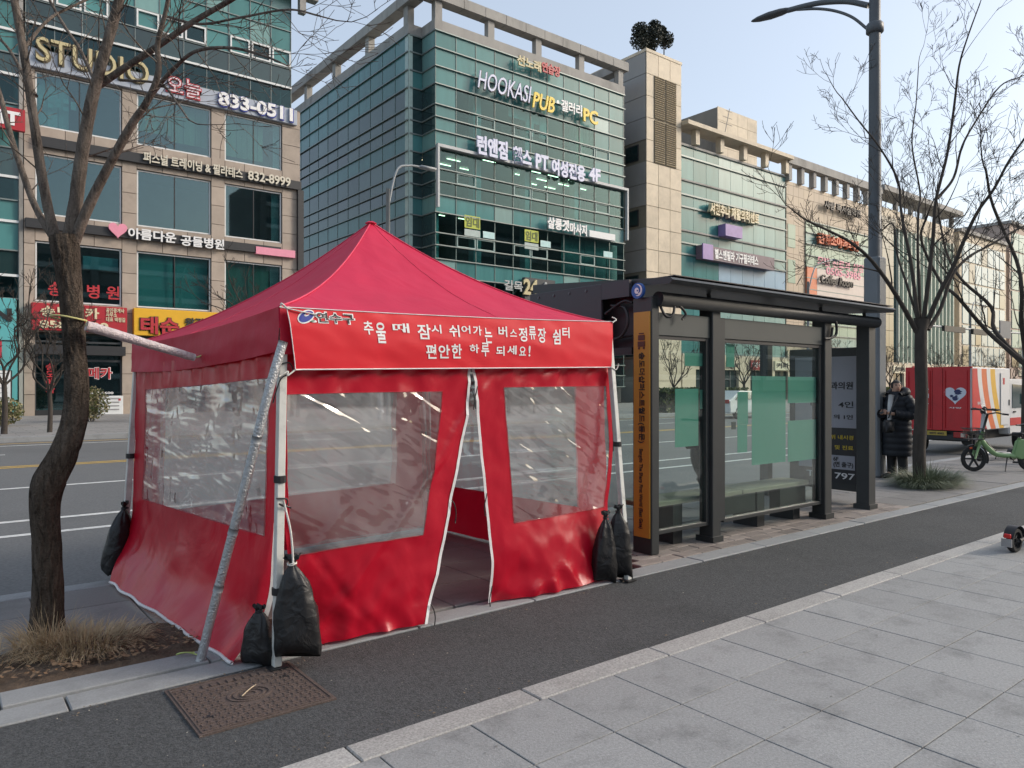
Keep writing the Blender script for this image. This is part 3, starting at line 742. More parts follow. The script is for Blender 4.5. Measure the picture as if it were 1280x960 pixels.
# ---- tower of cream stone
b3 = thing('stone_tower', 'cream stone stair tower with tall louvred opening between two glass buildings', 'building', (54.5, 46, 0))
TX0, TX1, TH = 52.04, 57.05, 32.5
obj('wall', box(TX0 + .06, TX1 - .06, 46.06, 66, 0, TH - .1), M('cream_joint', (.20, .18, .14), .9), b3)
tx = lin(TX0, TX1, 3); tz = lin(0, TH, 16)
LV = (21.5, 30.3)
def kt(i, j):
    return cream_m
for i in range(3):
    for j in range(16):
        piece('stone_panel', cream_m, b3, ((tx[i] + tx[i + 1]) / 2, 46.03, (tz[j] + tz[j + 1]) / 2), (tx[1] - tx[0] - .05, .07, tz[1] - tz[0] - .05))
ty = lin(46.1, 66, 5)
side_w = {(0, 5), (0, 8), (0, 11), (0, 2)}
for i in range(5):
    for j in range(16):
        if (i, j) in side_w:
            yy = (ty[i] + ty[i + 1]) / 2 - .3; zc = (tz[j] + tz[j + 1]) / 2
            w = obj('window', box(TX0 - .02, TX0 + .05, yy - .8, yy + .8, zc - .75, zc + .75), dark_m, b3); piece('pane', dkglass_m, w, (TX0 - .025, yy, zc), (.02, 1.4, 1.3))
            continue
        piece('stone_panel', M('shaded_cladding', (.30, .29, .275), .6, .08, .6, rnd=.04, dirt=.2, ds=.3), b3, (TX0 + .03, (ty[i] + ty[i + 1]) / 2, (tz[j] + tz[j + 1]) / 2), (.07, ty[1] - ty[0] - .05, tz[1] - tz[0] - .05))  # grey tone paints in the shade on the tower's side face
lz0, lz1 = tz[11], tz[15]
tm = (TX0 + TX1) / 2 + .1
for a, b in ((TX0 + 1.05, tm - .06), (tm + .06, TX1 - .85)):
    for z0, z1 in ((lz0, (lz0 + lz1) / 2 - .08), ((lz0 + lz1) / 2 + .08, lz1)):
        lf = obj('louvre_frame', box(a, b, 45.93, 45.99, z0, z1), M('louvre_shade', (.10, .085, .06), .8), b3)
        n = 20
        for k in range(n): piece('slat', M('louvre_slat', (.48, .39, .25), .6), lf, ((a + b) / 2, 45.91, z0 + (z1 - z0) * (k + .5) / n), (b - a - .08, .10, .04), rx=R(-35))
obj('coping', box(TX0 - .05, TX1 + .05, 45.95, 66.1, TH - .02, TH + .25), cream_m, b3)

# ---- building 4: pale teal panels, roof canopy
b4 = thing('panelled_building', 'pale teal panelled building with roof canopy right of the stone tower', 'building', (66, 46, 0))
PX0, PX1 = 57.2, 75.5
pz = [4.7, 7.1, 8.3, 9.5, 12.0, 14.4, 15.5, 16.7, 19.0, 20.2, 21.6, 23.9, 25.0]
pxs = lin(PX0, PX1, 9)
def k4(i, j):
    if 3 <= j <= 4 and i > 2: return blue_m
    if i <= 2: return span_m  # left columns coloured darker to stand in for a reflected building
    return span2_m
panes_front(b4, 46.3, pxs, pz, k4, 'facade_panel', .04)
for z in pz: piece('transom', conc_m if z in (25.0, 21.6, 16.7, 12.0) else mull_m, b4, ((PX0 + PX1) / 2, 46.22, z), (PX1 - PX0, .2, .16))
obj('wall', box(PX0, PX1, 46.4, 64, 0, 25.2), conc_m, b4)
obj('roof_canopy', box(PX0 - .1, PX1, 45.2, 47.2, 26.7, 27.1), cream_m, b4)
for x in lin(PX0 + 2, PX1 - .5, 4): obj('roof_post', box(x - .3, x + .3, 45.7, 46.3, 25.2, 26.7), cream_m, b4)
obj('roof_back_wall', box(PX0, PX1, 49, 49.4, 25.2, 26.6), conc_m, b4)
ph = obj('roof_house', box(68.5, 76, 50.3, 68, 25.2, 32.4), M('streaked_concrete', (.23, .21, .18), .85, .15, 1, dirt=.5, ds=.5, stretch=(1, 1, .15)), b4)
panels_front(b4, 68.5, 76, 25.2, 32.5, 50.25, 4, 5, cream_m)
slope_text('서현추나 재활의학센트', 886, 260, 947, 1.2, 45.7, M('sign_cream', (.62, .54, .36), .5), b4, depth=.4, fat=.03); slope_text('서현추나 재활의학센트', 886, 261, 947, 1.25, 45.98, txk, b4, depth=.15, fat=.05)
c0, c1 = OY(904, 280, 45.6), OY(925, 299, 45.6)
sb = obj('sign_box', box(c0.x, c1.x, 45.3, 46.2, c1.z, c0.z), purple_m, b4)
c0, c1 = OY(876, 306, 45.6), OY(966, 320, 45.6)
sb = obj('sign_board', box(c0.x, c1.x, 45.4, 46.2, c0.z - 1.35, c0.z), M('brown_sign', (.13, .09, .12), .5, .3, 1), b4)
text('lettering', '헬스앤필라 기구필라테스', txw, sb, ((c0.x + c1.x) / 2 - .6, 45.36, c0.z - .68), (c1.x - c0.x) * .6, 1.0, fat=.03)
obj('sign_box', box(c0.x - .1, c0.x + 1.5, 45.25, 45.38, c0.z - 1.4, c0.z + .1), purple_m, b4)
# ground floor of cream stone with shop windows (seen through the shelter)
def shop_row(root, x0, x1, n, wall, names, zt=4.7, Y=46.1):
    w = (x1 - x0) / n
    for k in range(n):
        a = x0 + k * w
        obj('pier', box(a, a + w * .45, Y - .1, Y + .3, 0, zt), wall, root)
        obj('fascia', box(a + w * .45, a + w, Y - .08, Y + .3, 3.2, zt), wall, root)
        f = obj('shop_window', box(a + w * .45, a + w, Y + .2, Y + .26, 0, 3.2), M('shop_glass', (.03, .045, .045), .08, .3, .6, spec=.7), root)
        obj('frame', box(a + w * .74 - .05, a + w * .74 + .05, Y + .12, Y + .199, 0, 3.2), steel_m, f); obj('frame', box(a + w * .45, a + w * .74 - .05, Y + .12, Y + .199, 2.2, 2.32), steel_m, f)
        s, m, bc = names[k % len(names)]
        if bc: obj('sign_board', box(a + w * .42, a + w * 1.0, Y - .25, Y - .081, 3.3, 4.3), bc, root)
        if s: text('lettering', s, m, root, (a + w * .71, Y - .28, 3.8), w * .5, .62, fat=.03)
shop_row(b4, PX0, PX1, 4, cream_m, [('스시웨이', txk, None), ('Kaiser', txk, None), ('약국', txw, redsign_m), ('커피', txk, M('warm_white_sign', (.7, .66, .5), .5))])

# ---- building 5: tan tiles, pale green glazing and billboards
b5 = thing('tan_tiled_building', 'tan tiled building with pale green glass and orange billboard behind lamp post', 'building', (86, 46, 0))
QX0, QX1, QH = 75.6, 96.7, 24.6
tb = bpy.data.materials.new('tan_tiles'); t, N, L, b = nodes_of(tb)
tc = N.new('ShaderNodeNewGeometry'); mp = N.new('ShaderNodeMapping'); mp.inputs['Rotation'].default_value = (R(90), 0, 0); L.new(tc.outputs['Position'], mp.inputs[0])
br = N.new('ShaderNodeTexBrick'); br.offset = 0; br.inputs['Scale'].default_value = 1; br.inputs['Brick Width'].default_value = 1.1; br.inputs['Row Height'].default_value = 1.1; br.inputs['Mortar Size'].default_value = .035
br.inputs['Color1'].default_value = (.50, .41, .30, 1); br.inputs['Color2'].default_value = (.45, .37, .28, 1); br.inputs['Mortar'].default_value = (.24, .19, .14, 1)
L.new(mp.outputs[0], br.inputs['Vector']); L.new(br.outputs[0], b.inputs['Base Color']); b.inputs['Roughness'].default_value = .6
obj('wall', box(QX0, QX1, 46.2, 66, 0, QH), tb, b5)
gx = lin(79.4, 96.5, 9); gz = lin(6.2, 20.6, 11)
def k5(i, j):
    if 4 <= j <= 6: return None
    return green_m if j % 3 else span2_m
panes_front(b5, 46.1, gx, gz, k5, 'facade_panel', .05)
for z in gz: piece('transom', mull_m, b5, (87.95, 46.0, z), (17.1, .14, .10))
obj('billboard', box(79.5, 81.6, 45.95, 46.15, gz[4], gz[7]), M('orange_board', (.62, .19, .09), .5), b5)
bb = obj('billboard', box(81.65, 96.5, 45.95, 46.15, gz[4], gz[7]), M('white_board', (.60, .52, .47), .5, .1, 1), b5)
slope_text('금전소아과의원', 1022, 297, 1072, 1.3, 45.7, txor, b5, fat=.04, depth=.3); slope_text('사랑 독서실학원', 1030, 255, 1075, 1.0, 45.7, txk, b5, fat=.03, depth=.2)
slope_text('모발 진료과 상담', 1022, 325, 1080, 1.0, 45.9, pink_m, b5); slope_text('0505-3985', 1033, 338, 1076, .9, 45.9, pink_m, b5)
slope_text('Coffee Room', 1026, 348, 1066, 1.0, 45.7, txk, b5, shear=.2, depth=.2); 
for z in (10.5, 14.5, 18.5): piece('window_pane', green_m, b5, (76.6, 46.18, z), (1.5, .05, 2.6))
obj('roof_beam', box(QX0 - .5, QX1 + .4, 45.6, 46.6, 26.4, 27.3), conc_m, b5)
for x in lin(QX0 + .2, QX1 - .4, 8): obj('roof_post', box(x - .3, x + .3, 45.8, 46.4, QH, 26.4), conc_m, b5)
shop_row(b5, QX0, QX1, 4, MATS['yellow_render'] if False else cream_m, [('진주식당', txr, MATS['warm_white_sign']), ('돈까스', txk, yellow_m), ('미용실', txw, teal_m), ('분식', txr, MATS['warm_white_sign'])], zt=5.5)

# ---- building 6: vertical green fins
b6 = thing('finned_building', 'building with tall pale green vertical glass fins behind the bare street tree', 'building', (109, 46, 0))
VX0, VX1, VH = 98.2, 121.5, 25.2
obj('wall', box(VX0, VX1, 46.5, 70, 0, VH), cream_m, b6)
panes_front(b6, 46.35, lin(VX0 + 4.2, VX1 - 1.5, 14), [4.6, 11, 17, 22.6], lambda i, j: green_m, 'facade_panel', .35, .1)
for x in lin(VX0 + 4.2, VX1 - 1.5, 14): piece('vertical_fin', M('white_fin', (.48, .53, .46), .5), b6, (x, 46.2, 13.6), (.28, .5, 18.2))
panes_front(b6, 46.3, lin(VX0 + .1, VX0 + 4, 2), lin(4.6, 24, 9), lambda i, j: dkglass_m)
panes_side(b6, VX0 - .03, lin(46.6, 58, 6), lin(4.6, 24, 9), lambda i, j: dkglass_m if (i + j) % 4 else span_m)
obj('roof_canopy', box(VX0 - 1, VX1 + .6, 45.4, 48.5, 27.0, 27.7), conc_m, b6)
for x in lin(VX0 + .3, VX1 - .3, 5): obj('roof_post', box(x - .25, x + .25, 46.5, 47, VH, 27), conc_m, b6)
shop_row(b6, VX0, VX1, 4, cream_m, [('크린토피아', txk, MATS['warm_white_sign']), ('치과', txw, redsign_m), ('서점', txk, None), ('부동산', txr, MATS['warm_white_sign'])])
# ---- building 7 and the row beyond
def plain_block(x0, x1, h, wall, glassm, label, nx, nz, Y=46.0, signs=None, z0=4.6):
    b = thing('street_building', label, 'building', ((x0 + x1) / 2, Y, 0))
    obj('wall', box(x0, x1, Y + .3, Y + 20, 0, h), wall, b)
    panes_front(b, Y + .25, lin(x0 + .8, x1 - .8, nx), lin(z0, h - 1.2, nz), lambda i, j: glassm if (i * 3 + j) % 7 else dkglass_m, 'window_pane', .28, .12)
    obj('coping', box(x0 - .2, x1 + .2, Y - .1, Y + 20.1, h, h + .5), conc_m, b)
    shop_row(b, x0, x1, 3, wall, signs or [('안경', txk, MATS['warm_white_sign']), ('은행', txw, MATS['turquoise_sign']), ('한우', txw, redsign_m)], zt=z0 - .2, Y=Y + .15)
    return b
b7 = plain_block(123, 142, 25.0, MATS['cream_stone'], M('pale_blue_glass', (.22, .34, .40), .15, .1, .5, rnd=.12), 'cream and pale blue glass building beyond the finned one', 7, 6)
plain_block(143.5, 168, 29, M('pink_stone', (.42, .33, .28), .7), MATS['pale_teal_panel'], 'pinkish stone block at the right photo edge down the street', 7, 7)
plain_block(170, 200, 24, conc_m, MATS['pale_blue_glass'], 'grey concrete block far down the street behind thin branches', 8, 5)
# ================================================================ red canopy tent
canopy_red = fabric('canopy_red', (.68, .026, .085), .24, .55, .35, .25, 3.0)
wall_red = fabric('wall_red', (.58, .007, .030), .34, .30, .55, .42, 2.2)
val_red = fabric('valance_red', (.48, .010, .036), .12, .55, .35, .30, 3.0)
banner_red = fabric('banner_red', (.70, .020, .034), .10, .5, .35, .12, 2.0)
hem_m = M('white_hem', (.72, .70, .70), .6, .1, 20)
def vinyl(name, tint, base, milk):
    """clear soft plastic sheet: see-through, slightly milky, creased and shiny"""
    m = bpy.data.materials.new(name); t, N, L, b = nodes_of(m); out = N['Material Output']
    b.inputs['Base Color'].default_value = (.75, .75, .75, 1); b.inputs['Roughness'].default_value = .35
    tr = N.new('ShaderNodeBsdfTransparent'); tr.inputs[0].default_value = (*tint, 1)
    gl = N.new('ShaderNodeBsdfGlossy'); gl.inputs['Roughness'].default_value = .07; gl.inputs[0].default_value = (1, 1, 1, 1)
    lw = N.new('ShaderNodeLayerWeight'); lw.inputs[0].default_value = .5
    pw = N.new('ShaderNodeMath'); pw.operation = 'POWER'; pw.inputs[1].default_value = 3; L.new(lw.outputs['Facing'], pw.inputs[0])
    mr = N.new('ShaderNodeMapRange'); mr.inputs[3].default_value = base; mr.inputs[4].default_value = .9; L.new(pw.outputs[0], mr.inputs[0])
    g = N.new('ShaderNodeNewGeometry')
    def layer(rot, scl, size, det, typ=None, dis=.6):
        mp = N.new('ShaderNodeMapping'); mp.inputs['Rotation'].default_value = rot; L.new(g.outputs['Position'], mp.inputs[0])
        m2_ = N.new('ShaderNodeMapping'); m2_.inputs['Scale'].default_value = scl; L.new(mp.outputs[0], m2_.inputs[0])
        n_ = N.new('ShaderNodeTexNoise'); n_.inputs['Scale'].default_value = size; n_.inputs['Detail'].default_value = det; n_.inputs['Distortion'].default_value = dis
        if typ: n_.noise_type = typ
        L.new(m2_.outputs[0], n_.inputs['Vector']); return n_.outputs[0]
    def madd(x, k, y):
        q = N.new('ShaderNodeMath'); q.operation = 'MULTIPLY_ADD'; q.inputs[1].default_value = k; L.new(x, q.inputs[0]); L.new(y, q.inputs[2]); return q
    broad = layer((0, 0, 0), (1, 1, .5), 1.6, 1)
    diag = layer((0, R(42), 0), (1, 1, .16), 7.0, 2, 'RIDGED_MULTIFRACTAL', .3)
    diag2 = layer((0, R(-28), 0), (.3, .3, 1.6), 4.5, 2, None, .4)
    ad = madd(diag, .24, madd(diag2, .55, broad).outputs[0])
    bp = N.new('ShaderNodeBump'); bp.inputs['Strength'].default_value = .75; bp.inputs['Distance'].default_value = .08
    L.new(ad.outputs[0], bp.inputs['Height']); L.new(bp.outputs[0], gl.inputs['Normal']); L.new(bp.outputs[0], lw.inputs['Normal'])
    rf_ = N.new('ShaderNodeBsdfRefraction'); rf_.inputs['IOR'].default_value = 1.02; rf_.inputs['Roughness'].default_value = .22; rf_.inputs[0].default_value = (*tint, 1)
    m0 = N.new('ShaderNodeMixShader'); m0.inputs[0].default_value = .45; L.new(tr.outputs[0], m0.inputs[1]); L.new(rf_.outputs[0], m0.inputs[2])
    mk = N.new('ShaderNodeMapRange'); mk.inputs[1].default_value = .35; mk.inputs[2].default_value = .75; mk.inputs[3].default_value = milk * .5; mk.inputs[4].default_value = milk * 2.2; L.new(layer((0, R(30), 0), (1, 1, .35), 3.0, 4), mk.inputs[0])
    m1 = N.new('ShaderNodeMixShader'); L.new(mk.outputs[0], m1.inputs[0]); L.new(m0.outputs[0], m1.inputs[1]); L.new(b.outputs[0], m1.inputs[2])
    m2 = N.new('ShaderNodeMixShader'); L.new(mr.outputs[0], m2.inputs[0]); L.new(m1.outputs[0], m2.inputs[1]); L.new(gl.outputs[0], m2.inputs[2])
    L.new(m2.outputs[0], out.inputs[0]); MATS[name] = m
    return m
vinyl_m = vinyl('clear_vinyl', (.94, .94, .93), .11, .10)
FLc, FRc, BRc, BLc, APX = Vector((1.57, 4.13, 2.05)), Vector((4.57, 4.42, 2.13)), Vector((4.40, 7.15, 2.05)), Vector((1.35, 6.87, 1.95)), Vector((2.92, 5.62, 2.97))
tent = thing('canopy_tent', 'red pop-up canopy tent with clear plastic windows standing on the kerbside', 'tent', (3.0, 5.6, 0))
def nz3(p, s, o=0): return noise.noise((p.x * s + o, p.y * s, p.z * s))
def grid_mesh(rows):
    bm = bmesh.new(); v = [[bm.verts.new(p) for p in r] for r in rows]
    for i in range(len(v) - 1):
        for j in range(len(v[0]) - 1): bm.faces.new((v[i][j], v[i][j + 1], v[i + 1][j + 1], v[i + 1][j]))
    return bm
def roof_pt(a, b, s, t):
    e = a.lerp(b, t)
    e = e + Vector((0, 0, -.035 * 4 * t * (1 - t)))
    p = APX.lerp(e, s)
    sag = .50 * s * (1 - s) * (1 - .18 * 4 * t * (1 - t)) if s > 0 else 0
    p = p + Vector((0, 0, -sag))
    c = (a + b) / 2 - APX; n = (b - a).cross(c).normalized()
    if n.z < 0: n = -n
    return p + n * (.010 * nz3(p, 3.2) + .006 * nz3(p, 9, 4)) * min(1, 8 * s * (1 - s) + .15) * min(1, 12 * t * (1 - t))
sides = ((FLc, FRc), (FRc, BRc), (BRc, BLc), (BLc, FLc))
for a, b in sides:
    obj('canopy_panel', grid_mesh([[roof_pt(a, b, s / 30, t / 36) for t in range(37)] for s in range(31)]), canopy_red, tent, sm=True)
bm = bmesh.new()
for c in (FLc, FRc, BRc, BLc):       # piping sewn along the hips
    tube(bm, [roof_pt(c, FRc if c != FRc else BRc, s / 20, 0) + Vector((0, 0, .004)) for s in range(21)], .006, 5)
obj('hip_seam', bm, M('red_seam', (.66, .05, .11), .6), tent, sm=True)
bm = bmesh.new()
for a, b, t_ in ((FLc, FRc, .60), (BLc, FLc, .48), (FRc, BRc, .5)): tube(bm, [roof_pt(a, b, .02 + .97 * s / 24, t_) + Vector((0, 0, .002)) for s in range(25)], .002, 4)
obj('panel_seam', bm, MATS['red_seam'], tent, sm=True)
obj('peak_cap', tomesh(grid_mesh([[APX + Vector((.05 * s * math.cos(t * R(30)), .05 * s * math.sin(t * R(30)), .012 - .02 * s * s)) for t in range(13)] for s in (0.02, .5, 1)]), 'peak_cap', canopy_red, True), None, tent)
def valance(a, b, h0, h1, amp):
    n = (b - a).cross(Vector((0, 0, 1))).normalized()
    rows = []
    for j in range(9):
        v = j / 8; row = []
        for i in range(61):
            u = i / 60; p = a.lerp(b, u) + Vector((0, 0, -.035 * 4 * u * (1 - u)))
            h = h0 + (h1 - h0) * u
            off = amp * v * (math.sin(u * 9 + 1) * .6 + noise.noise((u * 7, v * 1.5, a.x))) + .006 * noise.noise((u * 25, v * 3, 2))
            row.append(p + Vector((0, 0, -h * v)) + n * (off + .006))
        rows.append(row)
    return obj('valance', grid_mesh(rows), val_red, tent, sm=True)
valance(FLc, FRc, .27, .27, .012); valance(FRc, BRc, .26, .25, .02); valance(BRc, BLc, .26, .25, .02); valance(BLc, FLc, .235, .255, .028)
leg_m = M('white_leg_paint', (.62, .62, .58), .4, .1, 10, dirt=.35, ds=8)
def leg(top, foot, w=.023, name='leg', par=None):
    bm = bmesh.new(); d = (Vector(foot) - Vector(top))
    t = Vector(top); f = Vector(foot)
    v = []
    for p in (t, f):
        for sx, sy in ((-1, -1), (1, -1), (1, 1), (-1, 1)): v.append(bm.verts.new(p + Vector((sx * w, sy * w, 0))))
    for k in range(4): bm.faces.new((v[k], v[(k + 1) % 4], v[4 + (k + 1) % 4], v[4 + k]))
    bm.faces.new(v[:4]); bm.faces.new(v[4:])
    bmesh.ops.bevel(bm, geom=bm.edges[:], offset=.004, segments=1, affect='EDGES')
    bmesh.ops.recalc_face_normals(bm, faces=bm.faces)
    o = obj(name, bm, leg_m, tent)
    return o
FOOT = [Vector((1.55, 4.12, .012)), G(785, 726) + Vector((0, 0, .012)), Vector((4.42, 7.08, .012)), Vector((1.27, 6.86, .012))]
TOPS = [FLc + Vector((.03, .03, -.12)), FRc + Vector((-.02, .02, -.12)), BRc + Vector((-.03, -.03, -.12)), BLc + Vector((.03, -.03, -.12))]
for tp, ft in zip(TOPS, FOOT):
    l = leg(tp, ft)
    obj('foot_plate', box(ft.x - .05, ft.x + .05, ft.y - .05, ft.y + .05, .001, .012), black_m, l)
    for q in (.45, .78):
        c = tp.lerp(ft, q); bm = bmesh.new(); lathe(bm, [(.036, -.02), (.036, .02)], 10, c); obj('strap', bm, black_m, l)
# black tie loops on the front leg
bm = bmesh.new()
c = TOPS[0].lerp(FOOT[0], .12)
tube(bm, catmull([c + Vector(q) for q in ((-.03, -.03, .02), (.03, -.035, .03), (.05, -.03, -.02), (-.02, -.04, -.06), (-.05, -.03, -.15), (-.06, -.02, -.2))], 5), .004, 5)
obj('tie_cord', bm, black_m, tent, sm=True); bm = bmesh.new()
c = TOPS[0].lerp(FOOT[0], .52)
tube(bm, catmull([c + Vector(q) for q in ((-.03, -.03, .03), (.03, -.035, .02), (.02, -.04, -.02), (-.02, -.045, .0), (.05, -.04, -.03))], 5), .005, 5)
obj('tie_cord', bm, black_m, tent, sm=True)

def polyfn(pts, k=8):
    q = catmull(pts, k) if len(pts) > 2 else [Vector(p) for p in pts]
    L = [0]
    for i in range(1, len(q)): L.append(L[-1] + (q[i] - q[i - 1]).length)
    def f(t):
        s = t * L[-1]
        for i in range(1, len(q)):
            if s <= L[i] + 1e-9: return q[i - 1].lerp(q[i], (s - L[i - 1]) / max(1e-9, L[i] - L[i - 1]))
        return q[-1].copy()
    return f
def knots(n, *special):
    s = sorted(set([0, 1] + list(special))); out = []
    for a, b in zip(s[:-1], s[1:]):
        m = max(1, round((b - a) * n)); out += [a + (b - a) * k / m for k in range(m)]
    return out + [1]
def wallpatch(name, top, bot, lef, rig, win, disp, nrm, n=(70, 70), wdisp=None):
    T, B, Lf, Rg = map(polyfn, (top, bot, lef, rig))
    u0, u1, v0, v1 = win
    us, vs = knots(n[0], u0, u1), knots(n[1], v0, v1)
    c00, c10, c01, c11 = T(0), T(1), B(0), B(1)
    def P(u, v):
        p = T(u) * (1 - v) + B(u) * v + Lf(v) * (1 - u) + Rg(v) * u - (c00 * (1 - u) * (1 - v) + c10 * u * (1 - v) + c01 * (1 - u) * v + c11 * u * v)
        return p + nrm * disp(u, v, p)
    pts = {(i, j): P(u, v) for i, u in enumerate(us) for j, v in enumerate(vs)}
    b1_, b2_ = bmesh.new(), bmesh.new(); m1, m2 = {}, {}
    for i in range(len(us) - 1):
        for j in range(len(vs) - 1):
            um, vm_ = (us[i] + us[i + 1]) / 2, (vs[j] + vs[j + 1]) / 2
            iw = u0 < um < u1 and v0 < vm_ < v1
            b_, m_ = (b2_, m2) if iw else (b1_, m1)
            f = []
            for k in ((i, j), (i + 1, j), (i + 1, j + 1), (i, j + 1)):
                if k not in m_: m_[k] = b_.verts.new(pts[k])
                f.append(m_[k])
            b_.faces.new(f)
    w = obj(name, b1_, wall_red, tent, sm=True)
    obj('clear_window', b2_, vinyl_m, w, sm=True)
    # thin stitched edge round the window
    bm = bmesh.new()
    loop = [P(u0 + (u1 - u0) * k / 20, v0) for k in range(21)] + [P(u1, v0 + (v1 - v0) * k / 20) for k in range(1, 21)] + [P(u1 - (u1 - u0) * k / 20, v1) for k in range(1, 21)] + [P(u0, v1 - (v1 - v0) * k / 20) for k in range(1, 21)]
    tube(bm, [q + nrm * .004 for q in loop], .002, 4)
    obj('window_seam', bm, M('vinyl_seam', (.42, .02, .04), .5), w, sm=True)
    return w, P
fn = Vector((.0963, -.9953, 0)); fp0 = Vector((1.57, 4.16, 0))
def FPp(px, py, off=0.0): return HIT(px, py, fp0 + fn * off, fn)
def crease(p, s, o): return 1 - abs(noise.noise((p.x * s + o, p.y * s, p.z * s * .8)))
def d_front(u, v, p):
    low = max(0, (v - .70) / .30)
    top = max(0, 1 - v / .16)
    d = .012 * noise.noise((p.x * 4, p.z * 4, 1)) + .006 * noise.noise((p.x * 11, p.z * 9, 5))
    for c0_, k_ in ((2.55, 1.0), (2.05, .7), (1.5, -.5)):
        q_ = (p.x - c0_) * .75 - (p.z - .9) * .66 * (1 if k_ > 0 else -1) + .03 * noise.noise((p.x * 3, p.z * 3, c0_))
        d += .016 * k_ * math.exp(-(q_ / .03) ** 2)
    d += top * .05 * (math.sin(p.x * 26 + 3 * math.sin(p.z * 9)) * .4 + crease(p, 5, 2) - .7)
    d += low * (.06 * (crease(p, 2.6, 3) - .7) + .035 * (crease(p, 5.2, 7) - .7) + .02 * noise.noise((p.x * 8, p.z * 7, 9)))
    return d
# front left panel
gl_ = G(372, 812); go_ = G(530, 783)
fl, PFL = wallpatch('front_wall_panel', [FPp(352, 440), FPp(470, 442), FPp(588, 445)], [gl_ + Vector((0, 0, .015)), G(450, 800) + Vector((0, 0, .03)), go_ + Vector((0, 0, .02))],
    [FPp(352, 440), FPp(354, 620), gl_ + Vector((0, 0, .015))], [FPp(588, 445), FPp(582, 520), FPp(566, 610), FPp(549, 700), go_ + Vector((0, 0, .02))], (.02, .835, .135, .668), d_front, fn)
def d_fr(u, v, p):
    low = max(0, (v - .69) / .31)
    return d_front(u, v, p) * .8 + low * (.10 * math.sin(min(1, u * 1.1) * math.pi) * (1 - low * .5)) + low * .05 * (crease(p, 4.2, 8) - .6)
gr0 = G(609, 756); gr1 = G(775, 722)
frp, PFR = wallpatch('front_wall_panel', [FPp(591, 445), FPp(680, 447), FPp(760, 449)], [gr0 + Vector((0, 0, .02)), G(690, 740) + Vector((0, 0, .02)), gr1 + Vector((0, 0, .03))],
    [FPp(591, 445), FPp(597, 520), FPp(606, 610), FPp(614, 700), gr0 + Vector((0, 0, .02))], [FPp(760, 449), FPp(766, 560), FPp(760, 640), gr1 + Vector((0, 0, .03))], (.18, .965, .125, .69), d_fr, fn)
# white zips of the opening
for pf, u, w in ((PFL, 1, fl), (PFR, 0, frp)):
    bm = bmesh.new(); vs = [k / 40 for k in range(41)]
    s = 1 if u else -1
    rows = [[pf(u, v) + fn * .006 + Vector((s * q, 0, 0)) for q in (-.011, .011)] for v in vs]
    for i in range(40):
        a, b_ = rows[i], rows[i + 1]
        bm.faces.new([bm.verts.new(x) for x in (a[0], a[1], b_[1], b_[0])])
    bmesh.ops.remove_doubles(bm, verts=bm.verts, dist=.0005)
    obj('zip_tape', bm, hem_m, w)
    for v in (.12, .55, .93):
        bm = bmesh.new(); c = pf(u, v) + fn * .02
        tube(bm, catmull([c, c + Vector((.015 * s, -.01, -.03)), c + Vector((.03 * s, -.01, -.09)), c + Vector((.022 * s, -.01, -.16))], 5), .004, 5)
        obj('tie_cord', bm, black_m, w, sm=True)
# left wall, billowing out at the foot
ln = Vector((-1, -.08, 0)).normalized()
def d_left(u, v, p):
    low = max(0, (v - .6) / .4)
    return .010 * noise.noise((p.y * 4, p.z * 4, 2)) + .005 * noise.noise((p.y * 14, p.z * 6, 6)) + low * (.035 * noise.noise((p.y * 2.5, p.z * 4, 4)) + .03 * (crease(p, 3, 5) - .7)) + max(0, 1 - v / .15) * .012 * math.sin(p.y * 30)
lw_, PL = wallpatch('side_wall', [(1.585, 4.20, 1.86), (1.48, 5.5, 1.80), (1.37, 6.82, 1.76)], [(1.36, 4.31, .012), (1.24, 5.45, .03), (1.13, 6.62, .03)],
    [(1.585, 4.20, 1.86), (1.57, 4.20, 1.0), (1.555, 4.22, .55), (1.52, 4.25, .25), (1.36, 4.31, .012)], [(1.37, 6.82, 1.76), (1.35, 6.82, .85), (1.31, 6.77, .42), (1.13, 6.62, .03)], (.045, .90, .11, .60), d_left, ln)
bm = bmesh.new(); tube(bm, [PL(k / 60, 1) + Vector((0, 0, .004)) for k in range(61)], .011, 6); obj('hem', bm, hem_m, lw_, sm=True)
bm = bmesh.new()
rows = [[PL(0, v) + Vector((-.004, -.012, 0)), PL(0, v) + Vector((.026, -.016, 0))] for v in [.55 + .33 * k / 16 for k in range(17)]]
obj('zip_tape', grid_mesh(rows), hem_m, lw_)
# back and right walls
bn = Vector((-.09, 1, 0)).normalized()
def d_soft(u, v, p): return .02 * noise.noise((p.x * 2 + p.y * 2, p.z * 3, 7)) + .008 * noise.noise((p.x * 6 + p.y * 6, p.z * 6, 1))
wallpatch('back_wall', [(1.40, 6.84, 1.82), (4.40, 7.10, 1.9)], [(1.36, 6.80, .02), (4.40, 7.10, .02)], [(1.40, 6.84, 1.82), (1.36, 6.80, .02)], [(4.40, 7.10, 1.9), (4.40, 7.10, .02)], (.07, .86, .06, .72), d_soft, bn, (40, 30))
wallpatch('side_wall', [(4.54, 4.50, 1.92), (4.40, 7.06, 1.88)], [(4.60, 4.50, .02), (4.42, 7.06, .02)], [(4.54, 4.50, 1.92), (4.60, 4.50, .02)], [(4.40, 7.06, 1.88), (4.42, 7.06, .02)], (.13, .86, .06, .74), d_soft, Vector((1, .06, 0)), (40, 30))

